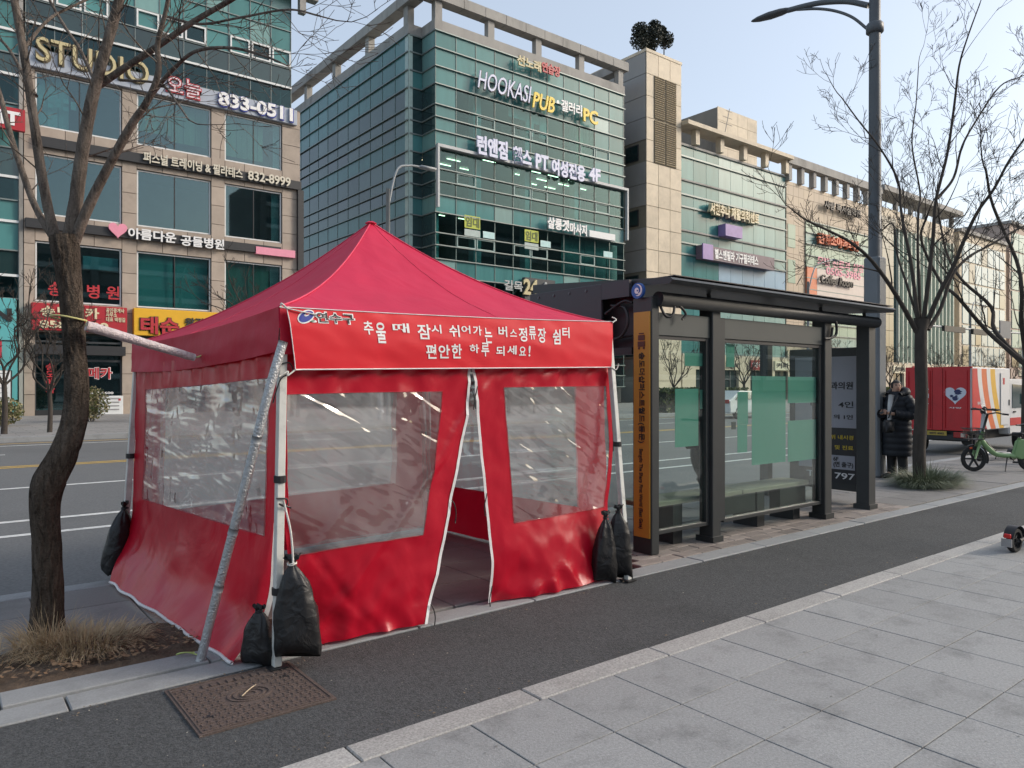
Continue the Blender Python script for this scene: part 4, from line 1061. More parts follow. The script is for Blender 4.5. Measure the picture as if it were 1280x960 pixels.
# ---- printed banner tied across the front
bann = thing('printed_banner', 'red banner with white Korean lettering tied across the tent front', 'banner', FPp(560, 455, .06) * 1.0)
bTL, bTR, bBR, bBL = FPp(358, 384, .07), FPp(765, 402, .07), FPp(764, 459, .06), FPp(369, 462, .06)
def BN(u, v, off=0.0):
    p = (bTL * (1 - u) + bTR * u) * (1 - v) + (bBL * (1 - u) + bBR * u) * v
    sag = .012 * 4 * u * (1 - u) * (1 - v)
    w = .009 * noise.noise((u * 5, v * 2.2 - u * 1.6, 3)) + .004 * noise.noise((u * 16, v * 5 - u * 9, 6)) + .010 * math.sin(v * math.pi)
    return p + fn * (w + off) - Vector((0, 0, sag))
obj('cloth', grid_mesh([[BN(i / 90, j / 16) for i in range(91)] for j in range(17)]), banner_red, bann, sm=True)
bm = bmesh.new(); tube(bm, [BN(i / 60, 1, .003) for i in range(61)], .0045, 5); tube(bm, [BN(i / 60, 0, .003) for i in range(61)], .003, 5); tube(bm, [BN(0, i / 10, .003) for i in range(11)], .003, 5)
obj('hem', bm, hem_m, bann, sm=True)
eu = (bTR - bTL); WB = eu.length; HB = (bBL - bTL).length
def buv(px, py):
    q = FPp(px, py, .065); a = bTL.lerp(bBL, .5); 
    u = (q - bTL).dot(eu) / WB ** 2
    t = bTL.lerp(bTR, u); b_ = bBL.lerp(bBR, u)
    return u, (t.z - q.z) / (t.z - b_.z)
def banner_text(items, mat, off, name='lettering'):
    """items: (string, px centre x, px centre y, width px at the left end scale, height px, fat)"""
    bm = bmesh.new()
    for s, cx, cy, w, h, fat in items:
        me = text_mesh(s, mat, 0, fat, res=4)
        co = [v.co for v in me.vertices]
        x0 = min(v.x for v in co); x1 = max(v.x for v in co); y0 = min(v.y for v in co); y1 = max(v.y for v in co)
        uc, vc = buv(cx, cy)
        sc_ = OD(cx, cy, 1); dep = (FPp(cx, cy, .065) - Vector((0, 0, HC))).dot(Vector((FX, FY, 0)))
        wm_, hm_ = w * dep / F / abs(eu.normalized().dot(Vector((RX, RY, 0)))) , h * dep / F
        vs = []
        for v in me.vertices:
            u = uc + ((v.co.x - (x0 + x1) / 2) / (x1 - x0)) * wm_ / WB
            q = vc - ((v.co.y - (y0 + y1) / 2) / (y1 - y0)) * hm_ / .355
            vs.append(bm.verts.new(BN(u, q, off)))
        for f in me.polygons:
            try: bm.faces.new([vs[i] for i in f.vertices])
            except ValueError: pass
        bpy.data.meshes.remove(me)
    return obj(name, bm, mat, bann)
A = lambda z: 340 + z * .1719
B_ = lambda z: 560 + z * .1797
AY = lambda z: 370 + z * .1719
BY = lambda z: 370 + z * .1797
l1 = [('추', A(683), AY(225), 10.5, 17), ('울', A(773), AY(262), 10.5, 26), ('때', A(922), AY(225), 18, 12), ('잠', A(1090), AY(252), 15, 19), ('시', A(1180), AY(232), 11.5, 11),
      ('쉬', B_(30), BY(235), 12, 15), ('어', B_(112), BY(225), 10.5, 10), ('가', B_(192), BY(232), 10.5, 12), ('는', B_(268), BY(268), 9, 19), ('버', B_(370), BY(240), 10.5, 13), ('스', B_(443), BY(250), 8.5, 9),
      ('정', B_(510), BY(262), 10.5, 17), ('류', B_(577), BY(250), 9, 16), ('장', B_(642), BY(268), 10.5, 18), ('쉼', B_(746), BY(280), 10.5, 18), ('터', B_(812), BY(250), 10, 13)]
l2 = [('편', A(1135), AY(400), 12, 18), ('안', A(1230), AY(400), 13, 17), ('한', B_(40), BY(380), 12, 18), ('하', B_(165), BY(362), 11.5, 11), ('루', B_(243), BY(368), 9.5, 17), ('되', B_(350), BY(378), 10.5, 12), ('세', B_(432), BY(372), 12, 11), ('요', B_(507), BY(380), 8.5, 11), ('!', B_(556), BY(380), 2.4, 13)]
for q in l1 + l2: banner_text([(*q, .018)], txw, .004, 'letter')
banner_text([('연수구', 417, 397, 41, 15, .06)], txw, .003, 'emblem_lettering'); banner_text([('연수구', 417, 397, 38, 12.5, .015)], txk, .005, 'emblem_lettering')
def disc(name, cx, cy, rx_, ry_, rot, mat, off, inner=0):
    uc, vc = buv(cx, cy); bm = bmesh.new(); o = []
    for k in range(28):
        a = k * math.pi / 14
        x, y = rx_ * math.cos(a), ry_ * math.sin(a)
        o.append((x * math.cos(rot) - y * math.sin(rot), x * math.sin(rot) + y * math.cos(rot)))
    def pt(x, y): return bm.verts.new(BN(uc + x / WB, vc - y / .355, off))
    bm.faces.new([pt(x, y) for x, y in o])
    obj(name, bm, mat, bann)
disc('emblem_outline', 380, 395.5, .062, .034, R(28), txw, .003); disc('emblem_disc', 380, 395.5, .054, .026, R(28), txblue, .005); disc('emblem_eye', 381.5, 392.5, .022, .009, R(28), txw, .007); disc('emblem_eye', 382, 391.5, .016, .006, R(28), M('pink_print', (.6, .05, .10), .5), .009)
disc('emblem_tail', 388, 401, .024, .008, R(-5), txw, .004); disc('emblem_tail', 387, 401, .016, .004, R(10), M('green_print', (.05, .2, .12), .5), .006)
rope = M('white_rope', (.62, .60, .56), .8, .2, 60)
bm = bmesh.new()
tube(bm, catmull([BN(0, .02, .006), bTL + Vector((-.03, .0, .02)), FLc + Vector((.0, -.03, -.01))], 5), .005, 6)
tube(bm, catmull([BN(0.06, .1, .008), BN(.02, .05, .012), bTL + Vector((-.04, -.0, .0))], 5), .004, 6)
tube(bm, catmull([BN(0, 1, .004), BN(0, 1, .01) + Vector((-.05, 0, -.035)), TOPS[0].lerp(FOOT[0], .13) + Vector((.02, -.04, 0)), TOPS[0].lerp(FOOT[0], .15) + Vector((-.03, -.04, .01))], 5), .005, 6)
tube(bm, catmull([BN(1, .02, .006), bTR + Vector((.05, .0, .02)), bTR + Vector((.02, .02, .04))], 5), .006, 6)
tube(bm, catmull([BN(1, 1, .004), BN(1, 1, .01) + Vector((.05, 0, -.02)), BN(1, 1, .01) + Vector((.08, 0, .03))], 5), .005, 6)
obj('tie_rope', bm, rope, bann, sm=True)

# ---- black ballast sacks hung on the legs
sack_m = fabric('black_sack', (.011, .011, .012), .02, .45, .45, .38, 9.0)
def sack(label, top, w, h, rz, lean=(0, 0), tie=None, seed=1, flat=.62):
    t = thing('ballast_sack', label, 'sandbag', (top[0] + lean[0], top[1] + lean[1], top[2] - h), group='black ballast sacks on the tent legs')
    bm = bmesh.new(); n = 56; rings = []; top = Vector(top)
    prof = [(0.0, .36, .5), (.02, .30, .6), (.05, .14, .9), (.085, .10, 1), (.11, .16, 1), (.15, .30, 1), (.20, .44, 1), (.27, .58, 1), (.36, .70, 1), (.46, .80, 1), (.57, .88, 1), (.68, .94, 1), (.78, .98, 1), (.86, 1.0, .95), (.92, 1.01, .82), (.96, 1.01, .6), (.985, 1.0, .35), (1.0, .985, .10)]
    for q, r, fl in prof:
        ring = []
        for k in range(n):
            a = 2 * math.pi * k / n
            e = .75
            cx_, cy_ = abs(math.cos(a)) ** e * math.copysign(1, math.cos(a)), abs(math.sin(a)) ** e * math.copysign(1, math.sin(a))
            fold = 1 + (.34 * max(0, .42 - q) * math.sin(a * 8 + seed + 2 * q)) + .09 * math.sin(a * 7 + seed * 2 + 3 * q) * max(0, .8 - q) + .09 * (noise.noise((math.cos(a) * 1.6 + seed, math.sin(a) * 1.6, q * 3.5))) + .05 * (1 - abs(noise.noise((math.cos(a) * 2.5, math.sin(a) * 2.5 + seed, q * 6 + a)))) 
            x, y = cx_ * r * w / 2 * fold, cy_ * r * w / 2 * flat * fl * fold
            zz_ = -q * h - (.03 * (abs(cx_) ** 2 * (1.5 if cx_ > 0 else .6)) if q > .85 else 0)
            p = Vector((x * math.cos(rz) - y * math.sin(rz), x * math.sin(rz) + y * math.cos(rz), zz_))
            w3 = noise.noise_vector(p * 9 + Vector((seed, 0, seed))) * .016 * min(1, q * 3) + noise.noise_vector(p * 26 + Vector((0, seed, 0))) * .005
            p = p + w3 + (Vector((0, 0, .012 * math.sin(a * 5 + seed))) if q < .03 else Vector((0, 0, 0)))
            ring.append(bm.verts.new(top + p + Vector((lean[0] * q, lean[1] * q, 0))))
        rings.append(ring)
    for i in range(len(rings) - 1):
        for k in range(n): bm.faces.new((rings[i][k], rings[i][(k + 1) % n], rings[i + 1][(k + 1) % n], rings[i + 1][k]))
    bm.faces.new(rings[0]); bm.faces.new(rings[-1][::-1])
    bmesh.ops.recalc_face_normals(bm, faces=bm.faces)
    obj('sack_body', bm, sack_m, t, sm=True)
    bm = bmesh.new(); nk = top + Vector((0, 0, -.085 * h))
    tube(bm, [nk + Vector((.02 * math.cos(k * .6) * w / .2, .02 * math.sin(k * .6) * w / .2, .006 * math.sin(k))) for k in range(22)], .004, 5)
    if tie is not None: tube(bm, catmull([nk + Vector((0, -.02, 0)), (nk + Vector(tie)) / 2 + Vector((.01, -.02, 0)), Vector(tie)], 5), .006, 6)
    obj('tie_rope', bm, rope if tie is not None else black_m, t, sm=True)
    return t
f0 = FOOT[0]
sack('large black sack hanging right of the tent leg beside the utility cover', (1.615, 4.06, .64), .25, .545, R(-25), (.035, -.02), (1.575, 4.08, .95), 1)
sack('black sack half hidden behind the front tent leg under the red wall corner', (1.49, 4.23, .34), .21, .33, R(-60), (-.0, .02), None, 4)
sack('black sack tied to the rear tent leg on the roadside left', OD(156, 628, 6.12), .26, .56, R(60), (-.07, .04), None, 7, .75)
sack('left one of two black sacks on the right tent leg beside the shelter', OD(757, 640, 6.02), .20, .54, R(-20), (-.02, 0), None, 11, .7)
sack('right one of two black sacks on the right tent leg beside the shelter', OD(773, 632, 6.08), .215, .56, R(-30), (.0, 0), None, 14, .7)

# ---- padded poles
foil = M('silver_foil_wrap', (.46, .47, .48), .28, .2, 40, bump=1.0, bs=90, metal=.55)
pinkw = M('pinkish_bubble_wrap', (.58, .50, .50), .35, .25, 30, bump=1.0, bs=80)
pp = thing('padded_pole', 'silver foil wrapped pole leaning down from the tent corner to the soil', 'pole', G(250, 826))
path = catmull([Vector((1.575, 4.085, 1.85)), OD(333, 500, 4.16), OD(303, 620, 4.20), OD(277, 720, 4.25), G(250, 828, 0)], 14)
bm = bmesh.new(); tube(bm, path, .026, 14, bumpf=lambda p, q, t: 1 + .08 * noise.noise((p.z * 30, t * 2, 0)))
obj('foil_sleeve', bm, foil, pp, sm=True)
bm = bmesh.new()
for q in (20, 34, 44):
    c = path[q]; d = (path[q + 1] - path[q - 1]).normalized()
    tube(bm, [c - d * .02, c + d * .02], .0285, 14)
obj('tape_band', bm, M('grey_tape', (.25, .26, .27), .4), pp, sm=True)
bm = bmesh.new(); c = G(240, 824); tube(bm, catmull([c + Vector(q) for q in ((.02, .02, .03), (-.05, .03, .04), (-.07, .06, .025), (-.02, .05, .03), (.03, .0, .02))], 6), .004, 5)
obj('cord', bm, M('lime_cord', (.45, .55, .18), .7), pp, sm=True)
hpole = thing('padded_strut', 'pinkish white wrapped strut running from the tree trunk to the tent roof', 'pole', OX(243, 447, 1.42))
pa, pb = OD(108, 407, 4.60), OX(243, 447, 1.43)
bm = bmesh.new(); tube(bm, [pa.lerp(pb, k / 30) for k in range(31)], [.032 - .006 * k / 30 for k in range(31)], 14, bumpf=lambda p, q, t: 1 + .10 * noise.noise((p.x * 30, t * 2, p.y * 20)))
obj('wrap_sleeve', bm, pinkw, hpole, sm=True)
bm = bmesh.new(); c = OD(86, 398, 4.66); d = OD(86, 398, 4.66)
ringp = [c + Vector((.098 * math.cos(k * R(20)), .098 * math.sin(k * R(20)), .004 * math.sin(k * .7) - .01 * math.cos(k * R(20)))) for k in range(19)]
tube(bm, ringp, .006, 6); tube(bm, [ringp[0].lerp(pa, 0), pa], .006, 6)
tube(bm, catmull([pb, pb + Vector((.02, -.02, .005)), pb + Vector((.05, -.03, .02))], 4), .006, 6)
obj('tie_rope', bm, M('yellow_rope', (.50, .47, .20), .8), hpole, sm=True)
# ================================================================ bus shelter
sh = thing('bus_shelter', 'dark grey steel and glass bus shelter beside the red tent', 'bus shelter', (7.5, 5.5, 0))
SY = 4.70
frame_m = M('shelter_frame', (.032, .035, .036), .42, .10, 5, spec=.45, dirt=.15, ds=3)
purp_m = M('shelter_fascia', (.036, .032, .040), .45, .1, 4)
p1 = obj('post', box(5.335, 5.445, SY - .05, SY + .19, .0, 2.44, bev=.008), frame_m, sh)
yp = obj('stop_name_panel', box(5.322, 5.334, SY - .035, SY + .165, .16, 2.30), M('ochre_panel', (.48, .25, .035), .45, .08, 3), p1)
for xa, xb in ((6.26, 6.40), (8.44, 8.60), (9.52, 9.70)):
    o = obj('post', box(xa, xb, SY - .05, SY + .12, .0, 2.42, bev=.008), frame_m, sh)
    obj('shoe', box(xa - .015, xb + .015, SY - .07, SY + .15, .0, .06), frame_m, o)
for xa, xb in ((6.40, 6.50),): obj('post_cover', box(xa + .002, xb, SY - .03, SY + .08, .2, 2.3, bev=.005), frame_m, sh)
obj('post', box(9.575, 9.695, 6.15, 6.28, 0, 2.42), frame_m, sh)
# text on the ochre panel: read sideways from the top down, facing -X
ROT_V = Matrix(((0, 0, -1, 0), (0, -1, 0, 0), (-1, 0, 0, 0), (0, 0, 0, 1))) if False else Matrix(((0, 0, -1, 0), (0, 1, 0, 0), (1, 0, 0, 0), (0, 0, 0, 1)))
def side_matrix(kind):
    # columns: text x axis, text y axis, text normal (towards the viewer)
    if kind == 'down': X_, Y_, Z_ = Vector((0, 0, -1)), Vector((0, -1, 0)), Vector((-1, 0, 0))
    else: X_, Y_, Z_ = Vector((0, -1, 0)), Vector((0, 0, 1)), Vector((-1, 0, 0))
    return Matrix(((X_.x, Y_.x, Z_.x, 0), (X_.y, Y_.y, Z_.y, 0), (X_.z, Y_.z, Z_.z, 0), (0, 0, 0, 1)))
text('lettering', '송도더샵퍼스트월드(동문)', txk, yp, (5.318, SY + .065, 1.485), .86, .085, rot=side_matrix('down'), depth=.004, fat=.015)
text('lettering', 'Songdo The Sharp First World (East Gate)', txk, yp, (5.318, SY + .075, .62), .76, .055, rot=side_matrix('down'), depth=.004)
bm = bmesh.new()
bx(bm, 5.316, 5.3215, SY + .025, SY + .105, 2.03, 2.08); bx(bm, 5.316, 5.3215, SY + .02, SY + .11, 1.97, 2.02); bx(bm, 5.316, 5.3215, SY + .025, SY + .045, 1.945, 1.968); bx(bm, 5.316, 5.3215, SY + .085, SY + .105, 1.945, 1.968)
bx(bm, 5.316, 5.3215, SY + .035, SY + .095, 2.09, 2.10); obj('bus_pictogram', bm, M('brown_print', (.10, .035, .02), .5), yp)
# roof
RF, RB, RX0, RX1 = 4.42, 6.42, 5.36, 9.72
bm = bmesh.new()
prism(bm, [(RF, 2.575), (RF + .03, 2.60), (RB, 2.735), (RB, 2.64), (RF + .04, 2.54)], RX0, RX1 + .05, lambda u, v, h: Vector((h, u, v)))
bmesh.ops.recalc_face_normals(bm, faces=bm.faces)
rf = obj('roof', bm, frame_m, sh)
for k in range(4):
    xa = RX0 + .1 + k * 1.09
    obj('roof_sheet', box(xa, xa + 1.07, RF + .05, RF + .6, 2.6235, 2.632), purp_m, rf)
bm = bmesh.new(); tube(bm, [(RX0 + .05, RF + .22, 2.42), (RX1 - .02, RF + .22, 2.42)], .07, 16); obj('gutter_tube', bm, dark_m, sh, sm=True)
for xa in (6.33, 8.52, 9.6):
    bm = bmesh.new(); tube(bm, catmull([(xa, RF + .335, 2.55), (xa, RF + .32, 2.45), (xa, RF + .30, 2.36), (xa, SY + .03, 2.31)], 5), .022, 8); obj('roof_bracket', bm, frame_m, sh, sm=True)
# side fascia on the left end
fa = obj('side_fascia', box(5.30, 5.332, 5.28, 6.40, 1.98, 2.62, bev=.004), purp_m, sh)
obj('top_rail', box(5.296, 5.334, SY + .2, 5.275, 2.46, 2.62), purp_m, fa)
for y in (5.5, 5.75, 6.0, 6.25):
    bm = bmesh.new(); tube(bm, [(5.302, y, 2.57), (5.292, y, 2.57)], .015, 8); obj('bolt', bm, steel_m, fa)
obj('recess_shade_sheet', box(5.45, 5.49, SY + .2, 5.45, 1.95, 2.56), black_m, sh)  # black sheet stands in for the darkness behind the cables
obj('side_rail', box(5.33, 5.40, SY + .2, 6.14, 1.90, 1.97), frame_m, sh)
piece('glass_pane', shel_m, sh, (5.37, 5.5, 1.1), (.012, 1.2, 1.55)); obj('side_notice', box(5.335, 5.345, 5.15, 5.55, .95, 1.65), M('faded_notice', (.07, .12, .12), .4), sh)
# cables
def cable(p, r, n):
    bm = bmesh.new(); tube(bm, p, r, n); obj('cable_loop', bm, black_m, sh, sm=True)
cable( catmull([(5.36, 5.2, 2.40), (5.34, 5.0, 2.36), (5.33, 4.95, 2.2), (5.34, 5.05, 2.08), (5.36, 5.2, 2.06), (5.38, 4.85, 2.1)], 6), .015, 8); cable( catmull([(5.33, 5.25, 2.32), (5.32, 5.0, 2.42), (5.34, 4.9, 2.40)], 6), .014, 8)
cable( catmull([(5.45, 4.66, 2.38), (5.50, 4.62, 2.26), (5.58, 4.60, 2.28), (5.62, 4.62, 2.40), (5.52, 4.62, 2.46), (5.46, 4.64, 2.42)], 6), .013, 8); cable( catmull([(5.48, 4.64, 2.44), (5.66, 4.61, 2.38), (5.78, 4.61, 2.30), (5.74, 4.62, 2.24)], 6), .013, 8)
cable( catmull([(8.52, 4.63, 2.44), (8.60, 4.60, 2.36), (8.62, 4.61, 2.22), (8.50, 4.63, 2.16)], 6), .016, 8); cable( catmull([(8.40, 4.63, 2.16), (8.52, 4.62, 2.18), (8.56, 4.62, 2.3)], 6), .014, 8)
# beams, rails, panes
obj('top_beam', box(5.446, 6.258, SY - .02, SY + .06, 2.08, 2.30, bev=.005), M('beam_grey', (.055, .062, .060), .45, .1, 4), sh)
obj('top_beam', box(6.502, 8.438, SY - .02, SY + .06, 2.085, 2.30, bev=.005), MATS['beam_grey'], sh)
for xa, xb in ((5.447, 6.257), (6.502, 8.437)):
    obj('bottom_rail', box(xa, xb, SY - .01, SY + .05, .175, .215, bev=.004), frame_m, sh)
    obj('side_stile', box(xb - .05, xb, SY - .012, SY + .052, .215, 2.08), frame_m, sh); obj('head_rail', box(xa, xb - .05, SY - .008, SY + .048, 2.05, 2.08), black_m, sh)
    piece('glass_pane', shel_m, sh, ((xa + xb - .05) / 2, SY + .02, 1.13), (xb - xa - .05, .012, 1.83))
# teal frosted notices stuck inside the panes
film = bpy.data.materials.new('teal_notice_back'); t, N, L, b = nodes_of(film); b.inputs['Base Color'].default_value = (.11, .33, .26, 1); b.inputs['Roughness'].default_value = .35
tr = N.new('ShaderNodeBsdfTransparent'); tr.inputs[0].default_value = (.5, .8, .7, 1); mx_ = N.new('ShaderNodeMixShader'); mx_.inputs[0].default_value = .86
L.new(tr.outputs[0], mx_.inputs[1]); L.new(b.outputs[0], mx_.inputs[2]); L.new(mx_.outputs[0], N['Material Output'].inputs[0])
def notice(x0, y0, x1, y1, Yn=SY + .034):
    a, b_ = OY(x0, y0, Yn), OY(x1, y1, Yn)
    bm = bmesh.new(); bx(bm, a.x, b_.x, Yn, Yn + .004, b_.z, a.z); return obj('notice_sheet', bm, film, sh)
notice(844, 486, 873, 557); notice(875, 487, 884, 511); notice(856, 441, 884, 458)
notice(922, 490, 935, 530); notice(922, 531, 934, 565); notice(940, 470, 982, 577); notice(985, 471, 1024, 503); notice(985, 526, 1024, 573); notice(908, 430, 918, 459)
a = OY(917, 532, SY + .03); obj('small_plate', box(a.x - .035, a.x + .035, SY + .0262, SY + .034, a.z - .04, a.z + .04), black_m, sh)
# advertising light box at the right end, facing along the road
AX = 9.86
ad = obj('advert_frame', box(AX, AX + .14, 4.83, 5.98, .16, 2.12, bev=.01), frame_m, sh)
adw = M('advert_pale', (.36, .37, .42), .35, .06, 2)
obj('advert_sheet', box(AX - .012, AX - .001, 4.97, 5.88, 1.02, 2.0), adw, ad); obj('advert_sheet', box(AX - .010, AX - .001, 4.97, 5.88, .26, 1.018), M('advert_dark', (.02, .022, .026), .3), ad)
sf = side_matrix('flat')
def adt(s, y, z, w, h, m): text('lettering', s, m, ad, (AX - .016, y, z), w, h, rot=sf, depth=.004, fat=.012)
adt('내과의원', 5.24, 1.60, .42, .105, txk); adt('내과   4인', 5.33, 1.34, .62, .09, txk); adt('과정의 의 1인', 5.33, 1.17, .60, .065, txk)
adt('위 내시경', 5.18, .89, .32, .06, txy); adt('및 진료', 5.15, .75, .26, .06, txy)
obj('advert_label', box(AX - .018, AX - .0101, 5.0, 5.82, .45, .64), adw, ad); adt('T. 7  797', 5.35, .36, .7, .085, txw); text('lettering', '6F\n(면 출구)', txk, ad, (AX - .021, 5.16, .545), .28, .15, rot=sf, depth=.004)
# round emblem above the post
em = obj('round_emblem', tomesh(grid_mesh([[Vector((5.285 + .03 * q, 4.785, 2.50)) + Vector((0, .075 * r * math.cos(k * R(15)), .075 * r * math.sin(k * R(15)))) for k in range(25)] for r, q in ((.001, 0), (1, 0), (1, 1))]), 'round_emblem', M('emblem_blue', (.02, .10, .36), .4), False), None, sh)
def swirl(r0, r1, a0, a1, w, m, x):
    rows = []
    for k in range(17):
        a = R(a0 + (a1 - a0) * k / 16); r = r0 + (r1 - r0) * k / 16; ww = w * math.sin(math.pi * (k + 1) / 18)
        rows.append([Vector((x, 4.785 - (r - ww) * math.cos(a), 2.50 + (r - ww) * math.sin(a))), Vector((x, 4.785 - (r + ww) * math.cos(a), 2.50 + (r + ww) * math.sin(a)))])
    obj('emblem_swirl', grid_mesh(rows), m, em)
swirl(.045, .06, -110, 95, .010, txw, 5.281); swirl(.018, .018, 0, 360, .014, txw, 5.280); swirl(.03, .055, -80, 10, .006, txw, 5.279)
# ---- bench behind the panes
be = thing('shelter_bench', 'long grey bench seen through the shelter glass', 'bench', (7.0, 5.0, 0))
bmat = M('bench_top', (.22, .21, .15), .6, .12, 6, dirt=.2, ds=3)
obj('seat', box(5.52, 7.05, 4.84, 5.22, .40, .45, bev=.008), bmat, be); obj('seat', box(7.06, 8.42, 4.84, 5.22, .40, .45, bev=.008), bmat, be)
for xa in (5.9, 7.36, 8.1): obj('leg', box(xa, xa + .14, 4.86, 5.18, 0, .40), dark_m, be)
obj('apron', box(6.6, 7.3, 4.85, 4.87, .2, .398), dark_m, be); obj('apron', box(7.8, 8.35, 4.85, 4.87, .18, .398), dark_m, be)
ks_ = thing('bus_information_stand', 'black angled information stand by the road seen through the left shelter pane', 'stand', (8.2, 6.3, 0))
bm = bmesh.new(); tube(bm, catmull([OD(880, 610, 9.0), OD(877, 590, 9.0), OD(871, 568, 9.0), OD(876, 535, 9.0), OD(880, 515, 9.0)], 5), [.03, .05, .06, .08, .06, .07, .08] + [.08] * 14, 8); obj('arm', bm, black_m, ks_, sm=True)
c = OD(872, 560, 9.0); obj('head_plate', box(c.x - .22, c.x + .12, c.y - .03, c.y + .03, c.z + .0, c.z + .14, bev=.02), black_m, ks_)
g0 = OD(880, 612, 9.0); bm = bmesh.new(); tube(bm, [g0, (g0.x, g0.y, 0)], .035, 8); obj('pole', bm, black_m, ks_)
# ================================================================ trees and plants
def rvec(r): return Vector((r.gauss(0, 1), r.gauss(0, 1), r.gauss(0, 1))).normalized()
def twig(bm, p, d, L, r, lvl, rng, up=.10, wig=.20, kids=(3, 5), minr=.0022):
    ns = max(3, min(8, int(L / .12)))
    pts, rad = [p.copy()], [r]
    for i in range(ns):
        d = (d + rvec(rng) * wig + Vector((0, 0, up))).normalized()
        p = p + d * (L / ns); pts.append(p.copy()); rad.append(max(minr, r * (1 - .72 * (i + 1) / ns)))
    tube(bm, pts, rad, 6 if r > .02 else (4 if r > .006 else 3), cap=False)
    if lvl <= 0: return
    for k in range(rng.randint(*kids)):
        t = rng.uniform(.25, 1.0); i = min(ns - 1, int(t * ns))
        q = pts[i].lerp(pts[i + 1], t * ns - i); dd = (pts[i + 1] - pts[i]).normalized()
        a, b = frame_of(dd); th = rng.uniform(0, 6.28); an = R(rng.uniform(22, 55))
        nd = dd * math.cos(an) + (a * math.cos(th) + b * math.sin(th)) * math.sin(an)
        twig(bm, q, nd, L * rng.uniform(.38, .70), max(minr, rad[i] * .6), lvl - 1, rng, up, wig, kids, minr)
def limb(bm, pts, r0, r1, rng, lvl, every=.35, L=.8, sides=8, k=6, start=.15, up=.1, kids=(2, 4), minr=.0022, ang=(28, 62), tmax=.02):
    """a given limb with smaller twigs growing from it"""
    q = catmull(pts, k); n = len(q)
    rad = [r0 + (r1 - r0) * (i / (n - 1)) ** .8 for i in range(n)]
    tube(bm, q, rad, sides, bumpf=lambda p, v, t: 1 + .10 * noise.noise((p.x * 9, p.z * 9, t)))
    acc = 0
    for i in range(1, n):
        acc += (q[i] - q[i - 1]).length
        if i / n > start and acc > every * rng.uniform(.6, 1.3):
            acc = 0
            dd = (q[i] - q[i - 1]).normalized(); a, b = frame_of(dd); th = rng.uniform(0, 6.28); an = R(rng.uniform(*ang))
            nd = dd * math.cos(an) + (a * math.cos(th) + b * math.sin(th)) * math.sin(an)
            twig(bm, q[i], nd, L * rng.uniform(.5, 1.2) * (1 - .4 * i / n), max(minr, min(rad[i] * .42, tmax)), lvl, rng, up, .2, kids, minr)
    twig(bm, q[-1], (q[-1] - q[-2]).normalized(), L * .8, max(minr, r1 * .9), lvl, rng, up, .2, kids, minr)
# ---- leaning street tree in the left foreground
DT = 4.66
lt = thing('street_tree', 'crooked bare tree with rough bark in the left foreground soil bed', 'tree', G(58, 803))
tp = [(58, 812), (59, 770), (60, 720), (58, 670), (56, 630), (62, 600), (80, 565), (93, 525), (96, 480), (92, 420), (88, 370), (84, 330), (80, 296)]
tw = [46, 37, 33, 32, 34, 38, 33, 29, 27, 26, 26, 29, 34]
q = [OD(x, y, DT + .03 * math.sin(i)) for i, (x, y) in enumerate(tp)]
pts = catmull(q, 12); rr = []
for i in range(len(pts)):
    f = i / 12; a = int(min(f, len(tw) - 1.001)); rr.append((tw[a] + (tw[min(a + 1, len(tw) - 1)] - tw[a]) * (f - a)) * DT / F / 2)
def barkf(p, v, t):
    s = noise.noise((math.cos(t) * 2.6, math.sin(t) * 2.6, p.z * 3.0)) ; w = noise.noise((math.cos(t) * 7, math.sin(t) * 7, p.z * 6 + 5)); x = abs(noise.noise((math.cos(t) * 4.5 + 9, math.sin(t) * 4.5, p.z * 4.5)))
    return 1 + .07 * s + .06 * w - .10 * (1 - min(1, x * 5))
bm = bmesh.new()
dense = []; dr = []
for i in range(len(pts) - 1):
    for k in range(3): dense.append(pts[i].lerp(pts[i + 1], k / 3)); dr.append(rr[i] + (rr[i + 1] - rr[i]) * k / 3)
tube(bm, dense, dr, 56, bumpf=barkf)
kc = OD(42, 606, DT - .02)          # knob on the bend
tube(bm, [kc + Vector((.10, .0, -.03)), kc + Vector((.04, 0, -.005)), kc, kc + Vector((-.012, 0, .006))], [.07, .055, .04, .015], 20, bumpf=barkf)
obj('trunk', bm, bark_m, lt, sm=True)
rg = random.Random(21)
LIMBS = [
 ([(72, 310), (58, 250), (48, 190), (38, 120), (28, 55), (16, -10), (5, -80)], 13, 8, 0, 1),
 ([(68, 300), (45, 260), (28, 215), (12, 165), (0, 120), (-20, 60)], 9, 6, .1, 1),
 ([(86, 310), (95, 250), (103, 190), (114, 130), (124, 90), (138, 40), (152, -15), (165, -90)], 18, 10, -.05, 1),
 ([(92, 305), (112, 255), (140, 200), (165, 155), (185, 125), (198, 90), (197, 55), (207, 15), (215, -30)], 14, 4, -.15, 1),
 ([(122, 108), (160, 82), (200, 56), (240, 28), (285, 2), (320, -20)], 9, 5.5, -.1, 1),
 ([(190, 118), (215, 88), (245, 64), (290, 60), (330, 70), (350, 78)], 6, 2.2, -.25, 2),
 ([(118, 100), (100, 62), (82, 35), (62, 0), (50, -30)], 5, 3, .15, 1),
 ([(150, 100), (200, 105), (222, 130), (236, 150)], 3.5, 2, -.2, 2),
 ([(45, 120), (30, 95), (10, 60), (-10, 40)], 5, 3, .2, 1),
 ([(205, 20), (250, 30), (300, 22), (360, 12), (400, 20)], 3.5, 2, -.3, 2),
 ([(30, 60), (60, 25), (90, 8), (130, -10)], 4.5, 3, .2, 1)]
bm = bmesh.new()
